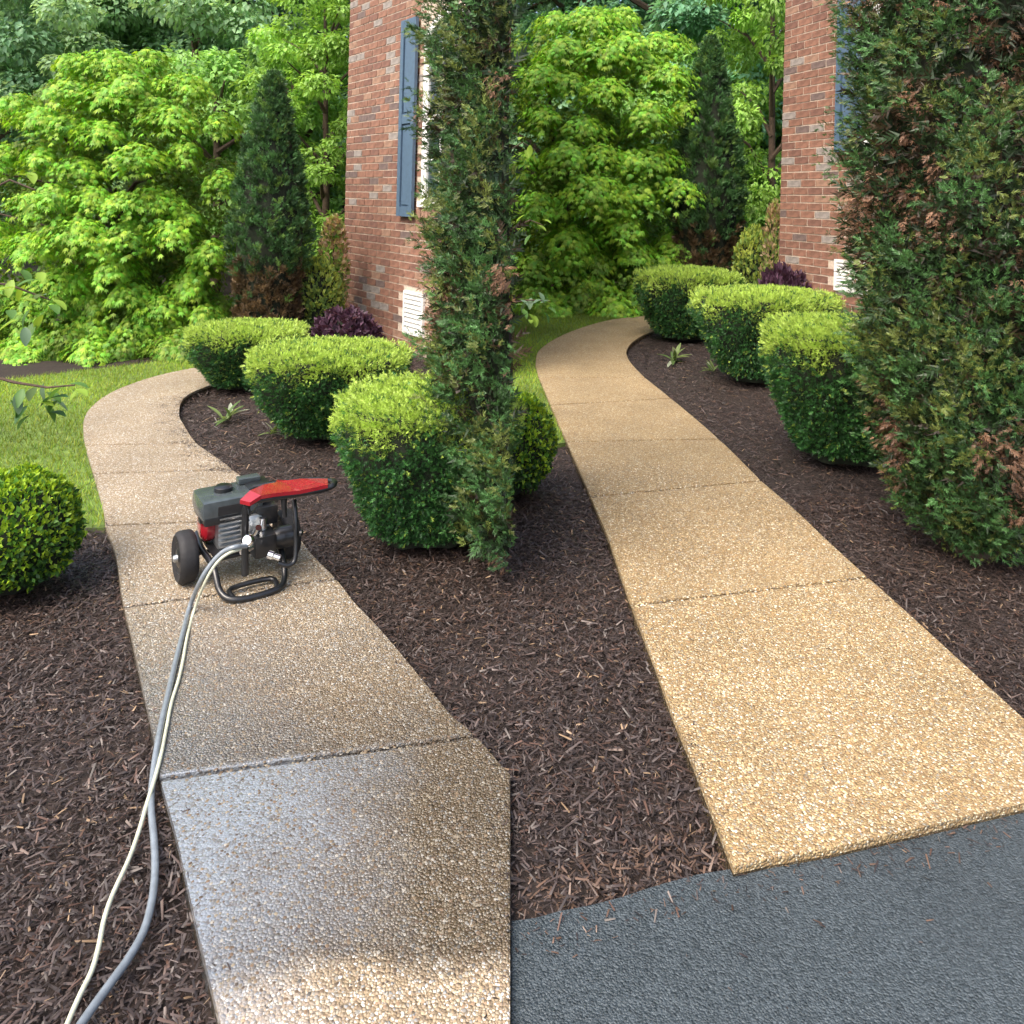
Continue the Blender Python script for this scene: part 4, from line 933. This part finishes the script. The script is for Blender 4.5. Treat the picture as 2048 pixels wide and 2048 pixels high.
wR = Wall((3.037, 7.95), (-.368, 1)); wR.org = wR.at(0, 0)
aCr = wR.a_of_u(1559, 1.5); aN = aCr-4.4
foot2 = [wR.at(aN, 0, -.012), wR.at(aCr, 0, -.012), wR.at(aCr, 0, -6), wR.at(aN, 0, -6)]
rs0, rs1 = wR.a_of_u(1697, 2.6), wR.a_of_u(1679, 2.6)
zr0 = wR.z_of_v(rs1, 305); rs0 = rs1-.32
rvB = wR.a_of_u(1671, .9); zrv0, zrv1 = wR.z_of_v(rvB, 580), wR.z_of_v(rvB, 518)
holesR = [(rs0-1.2, rs0-.05, zr0, zr0+2.0), (rvB-.4, rvB, zrv0, zrv1)]
hr = house('brick_house', wR, aN, aCr, foot2, holesR, 5.6, '')
tag(hr, 'red brick house mostly hidden behind the huge ragged arborvitae', 'house')
roof(wR, aN, aCr, hr, 5.6)
shutter(wR, rs0, rs1, zr0, zr0+1.95, hr)
window(wR, rs0-1.17, rs0-.08, zr0+.1, zr0+1.8, hr)
vent(wR, rvB-.4, rvB, zrv0, zrv1, hr)

# ------------------------------------------------------------------ pressure washer
def PW(u, v, Y): return W(u, v, Y)-WO
WO = G(455, 1170); WO.z = 0
wash = empty('pressure_washer', WO)
tag(wash, 'red and black petrol pressure washer on two wheels standing on the walk', 'pressure washer')
# axle direction: from the near wheel to the far one
ax0 = G(372, 1184); ax1 = G(548, 1140); axd = (ax1-ax0); axd.z = 0; axd.normalize()
fwd = Vector((axd.y, -axd.x, 0))            # towards the camera side, across the axle
wr = .098
def wheel(c, parent, s):
    q = axd.to_track_quat('Z', 'Y').to_matrix().to_4x4(); M_ = Matrix.Translation(c-WO) @ q
    bm = bmesh.new(); lathe_bm(bm, [(wr*.62, -.026), (wr*.86, -.034), (wr*.97, -.026), (wr, -.012), (wr, .012), (wr*.97, .026), (wr*.86, .034), (wr*.62, .026)], M_, 32)
    t = bmobj('wheel', bm, M_rub, parent, True)
    bm = bmesh.new(); lathe_bm(bm, [(.012, -.030), (.03, -.030), (wr*.50, -.018), (wr*.60, -.0275), (wr*.61, -.0272), (wr*.61, .0272), (wr*.5, .018), (.03, .03)], M_, 24); bmobj('rim', bm, M_blk, t, True)
    bm = bmesh.new(); lathe_bm(bm, [(.010, -.045), (.014, -.040), (.014, .034), (.01, .036)], M_, 12); bmobj('hub', bm, M_alu, t, True)
cw0 = Vector((ax0.x, ax0.y, wr+PZ))+Vector((0, .0, 0)); 
c_near = W(370, 1132, ax0.y+.02); c_near.z = wr+PZ; c_far = c_near+axd*.40
wheel(c_near, wash, 1); wheel(c_far, wash, -1)
ctr = (c_near+c_far)/2; ctr.z = 0
def L3(a, f, z): return ctr+axd*a+fwd*f+Vector((0, 0, z+PZ))-WO     # a along axle, f across, z up
def MB3(): return Matrix(((axd.x, fwd.x, 0), (axd.y, fwd.y, 0), (0, 0, 1)))
def tube(name, pts, r, mat, parent=wash, sm=4, seg=10):
    bm = bmesh.new(); tube_bm(bm, catmull(pts, sm) if sm > 1 else pts, r, seg); return bmobj(name, bm, mat, parent, True)
tube('axle', [L3(-.2, 0, wr), L3(.2, 0, wr)], .008, M_blk, sm=1)
# frame: two side rails that sweep down to a foot loop in front, joined to the uprights
tube('frame', [L3(-.13, -.12, .13), L3(-.14, 0, .115), L3(-.13, .14, .10), L3(-.12, .22, .03), L3(-.07, .27, .012), L3(.07, .27, .012), L3(.12, .22, .03), L3(.13, .14, .10), L3(.14, 0, .115), L3(.13, -.12, .13)], .012, M_blk)
tube('cross_bar', [L3(-.13, .10, .105), L3(.13, .10, .105)], .010, M_blk, sm=1)
tube('cross_bar', [L3(-.13, -.11, .13), L3(.13, -.11, .13)], .010, M_blk, sm=1)
tube('foot_bar', [L3(-.08, .262, .012), L3(-.075, .19, .02), L3(.075, .19, .02), L3(.08, .262, .012)], .010, M_blk)
bm = bmesh.new(); box_bm(bm, L3(0, 0, .125), (.25, .25, .008), MB3()); bmobj('base_plate', bm, M_blk, wash)
# engine
bm = bmesh.new(); box_bm(bm, L3(-.015, .0, .185), (.17, .16, .12), MB3(), .02)
for k in range(7): box_bm(bm, L3(-.055+.0, .085, .145+k*.018), (.085, .03, .005), MB3())
bmobj('engine_block', bm, M_alu, wash, True)
bm = bmesh.new(); lathe_bm(bm, [(.02, 0), (.045, .0), (.05, .008), (.05, .03), (.03, .04)], Matrix.Translation(L3(.03, .08, .20)) @ fwd.to_track_quat('Z', 'Y').to_matrix().to_4x4(), 20); bmobj('crankcase_cover', bm, M_alu, wash, True)
bm = bmesh.new(); lathe_bm(bm, [(.062, 0), (.066, .012), (.064, .03), (.045, .045), (.02, .047)], Matrix.Translation(L3(-.10, -.02, .20)) @ (-axd).to_track_quat('Z', 'Y').to_matrix().to_4x4(), 28); rc = bmobj('recoil_cover', bm, M_red, wash, True)
bm = bmesh.new(); box_bm(bm, L3(-.148, .02, .235), (.02, .035, .018), MB3(), .005); bmobj('starter_grip', bm, M_blk, rc)
# tank / air box on top
bm = bmesh.new(); vs = box_bm(bm, L3(-.045, .0, .287), (.235, .19, .078), MB3(), .028)
bmobj('fuel_tank', bm, M_grey, wash, True)
bm = bmesh.new(); box_bm(bm, L3(-.04, .0, .248), (.225, .19, .03), MB3(), .008); bmobj('tank_seam', bm, M_blk, wash, True)
bm = bmesh.new(); lathe_bm(bm, [(.032, 0), (.036, .004), (.036, .018), (.028, .024)], Matrix.Translation(L3(-.06, -.01, .323)), 24); bmobj('tank_cap', bm, M_blk, wash, True)
bm = bmesh.new(); box_bm(bm, L3(.075, -.02, .275), (.10, .13, .12), MB3(), .02); bmobj('air_filter', bm, M_blk, wash, True)
bm = bmesh.new(); box_bm(bm, L3(.05, -.05, .34), (.09, .05, .022), MB3(), .008); bmobj('control_cover', bm, M_grey, wash, True)
bm = bmesh.new(); box_bm(bm, L3(.085, .07, .235), (.085, .08, .075), MB3(), .015); bmobj('muffler', bm, M_blk, wash, True)
# pump with fittings
bm = bmesh.new(); box_bm(bm, L3(.05, .155, .155), (.085, .10, .085), MB3(), .015)
lathe_bm(bm, [(.034, -.02), (.042, 0), (.042, .05), (.03, .06)], Matrix.Translation(L3(.115, .15, .155)) @ axd.to_track_quat('Z', 'Y').to_matrix().to_4x4(), 20)
bmobj('pump', bm, M_blk, wash, True)
for p0, p1, r_ in ((L3(.02, .17, .205), L3(.02, .20, .235), .015), (L3(-.005, .20, .165), L3(-.05, .225, .165), .013), (L3(.055, .14, .20), L3(.055, .14, .245), .017)):
    tube('brass_fitting', [p0, (p0+p1)/2, p1], [r_, r_*.8], M_chrome, sm=1, seg=12)
fit = PW(548, 1112, 2.95)
bm = bmesh.new(); lathe_bm(bm, [(.010, 0), (.016, .003), (.016, .022), (.012, .026), (.012, .05)], Matrix.Translation(PW(535, 1108, 2.95)) @ Vector((1, 0, -.3)).to_track_quat('Z', 'Y').to_matrix().to_4x4(), 14); bmobj('outlet_fitting', bm, M_chrome, wash, True)
# handle: uprights and the red panel
hY = 2.98
tube('handle_post', [PW(490, 1150, 2.90), PW(490, 1090, 2.90), PW(491, 1030, 2.90), PW(495, 1003, 2.90)], .013, M_blk, sm=3)
tube('handle_post', [PW(556, 1126, 2.95), PW(575, 1131, 2.96), PW(589, 1121, 2.98), PW(592, 1085, 3.0), PW(591, 1035, 3.02), PW(588, 1000, 3.05)], .009, M_blk)
bm = bmesh.new(); lathe_bm(bm, [(.004, 0), (.013, .004), (.013, .012), (.004, .016)], Matrix.Translation(PW(598, 1066, 3.0)) @ Vector((1, 0, 0)).to_track_quat('Z', 'Y').to_matrix().to_4x4(), 12); bmobj('knob', bm, M_blk, wash, True)
tube('handle_bar', [PW(488, 1006, 2.88), PW(540, 997, 2.92), PW(600, 988, 2.98), PW(650, 978, 3.03), PW(668, 969, 3.06), PW(664, 962, 3.12), PW(620, 960, 3.18), PW(560, 966, 3.16), PW(505, 975, 3.12)], .011, M_blk)
pts_t = [(480, 1003, 2.86), (500, 984, 2.90), (528, 972, 2.98), (560, 966, 3.02), (600, 960, 3.06), (655, 960, 3.10), (656, 972, 3.02), (600, 984, 2.96), (552, 989, 2.91), (522, 994, 2.88), (500, 1008, 2.85)]
bm = bmesh.new(); tops = [PW(*p) for p in pts_t]; f1 = [bm.verts.new(p+Vector((0, 0, .006))) for p in tops]; f0 = [bm.verts.new(p-Vector((0, 0, .008))) for p in tops]
bm.faces.new(f1); bm.faces.new(list(reversed(f0)))
for j in range(len(f1)): bm.faces.new((f1[j], f1[(j+1) % len(f1)], f0[(j+1) % len(f1)], f0[j]))
bmesh.ops.triangulate(bm, faces=[f for f in bm.faces if len(f.verts) > 4]); bmobj('red_panel', bm, M_red, wash)
bm = bmesh.new(); box_bm(bm, PW(590, 967, 3.045), (.15, .035, .014), None, .004); bmobj('red_grip_ridge', bm, M_red, wash)
tube('spray_nozzle', [PW(568, 997, 2.95), PW(568, 1015, 2.95), PW(570, 1034, 2.95)], [.012, .008], M_blk, sm=1)
bm = bmesh.new(); lathe_bm(bm, [(.016, -.012), (.022, 0), (.022, .012), (.016, .02)], Matrix.Translation(PW(497, 1080, 2.86)) @ Vector((0, -1, .4)).to_track_quat('Z', 'Y').to_matrix().to_4x4(), 16); bmobj('gauge', bm, M_chrome, wash, True)

tube('throttle_cable', [L3(.03, .05, .30), L3(.05, .12, .32), PW(500, 1030, 2.9), PW(496, 1010, 2.9)], .0025, M_blk)
tube('spark_lead', [L3(-.08, .09, .24), L3(-.05, .13, .26), L3(0, .12, .24), L3(.02, .09, .22)], .004, M_blk)
for k, (u_, v_, y_) in enumerate([(496, 997, 2.90), (530, 982, 2.95), (612, 975, 3.03), (646, 967, 3.09)]):
    bm = bmesh.new(); lathe_bm(bm, [(.006, 0), (.006, .004), (.003, .006)], Matrix.Translation(PW(u_, v_, y_)+Vector((0, 0, .004))), 8); bmobj('bolt', bm, M_chrome, wash)
bm = bmesh.new(); box_bm(bm, PW(560, 977, 2.97), (.055, .022, .006), None, .002); bmobj('grip_slot', bm, M_blk, wash)
bm = bmesh.new(); box_bm(bm, L3(-.045, .0965, .285), (.12, .003, .035), MB3()); bmobj('tank_badge', bm, M_rub, wash)

# hoses --------------------------------------------------------------
def hose(name, pts, r, mat, label, cat='hose'):
    bm = bmesh.new(); tube_bm(bm, catmull(pts, 6), r, 12); o = bmobj(name, bm, mat, None, True); tag(o, label, cat); return o
zr = PZ+.009
def onw(u, v, r=.009, extra=0.0):
    z = PZ+r if inpoly(np.array([G(u, v).x]), np.array([G(u, v).y]), PL)[0] else .012+r
    return G(u, v, z+extra)
W2 = [W(493, 1092, 2.84), W(470, 1094, 2.80), W(446, 1104, 2.80), W(424, 1126, 2.79)]
hose('hose', W2+[W(402, 1160, 2.78), onw(380, 1212), onw(366, 1265), onw(352, 1320), onw(338, 1380), onw(324, 1440), onw(313, 1500), onw(305, 1560), onw(302, 1610), onw(308, 1680), onw(310, 1740), onw(304, 1800), onw(288, 1860), onw(258, 1915), onw(222, 1965), onw(182, 2020), onw(140, 2080), onw(90, 2150)], .0085, M_hose,
     'thick grey pressure hose curving from the washer down over the mulch')
hose('hose', [W(482, 1098, 2.82), W(455, 1108, 2.78), W(432, 1128, 2.77), W(410, 1165, 2.77), onw(388, 1222, .006), onw(374, 1275, .006), onw(366, 1320, .006), onw(357, 1360, .006), onw(343, 1405, .006), onw(332, 1460, .006), onw(322, 1510, .006), onw(310, 1556, .006, .016), onw(293, 1610, .006, .006), onw(277, 1665, .006), onw(257, 1720, .006), onw(225, 1790, .006), onw(208, 1840, .006), onw(198, 1890, .006), onw(184, 1940, .006), onw(160, 1990, .006), onw(138, 2040, .006), onw(110, 2110, .006)], .0052, M_cream,
     'thin cream hose lying beside the thick grey one and off over the mulch')
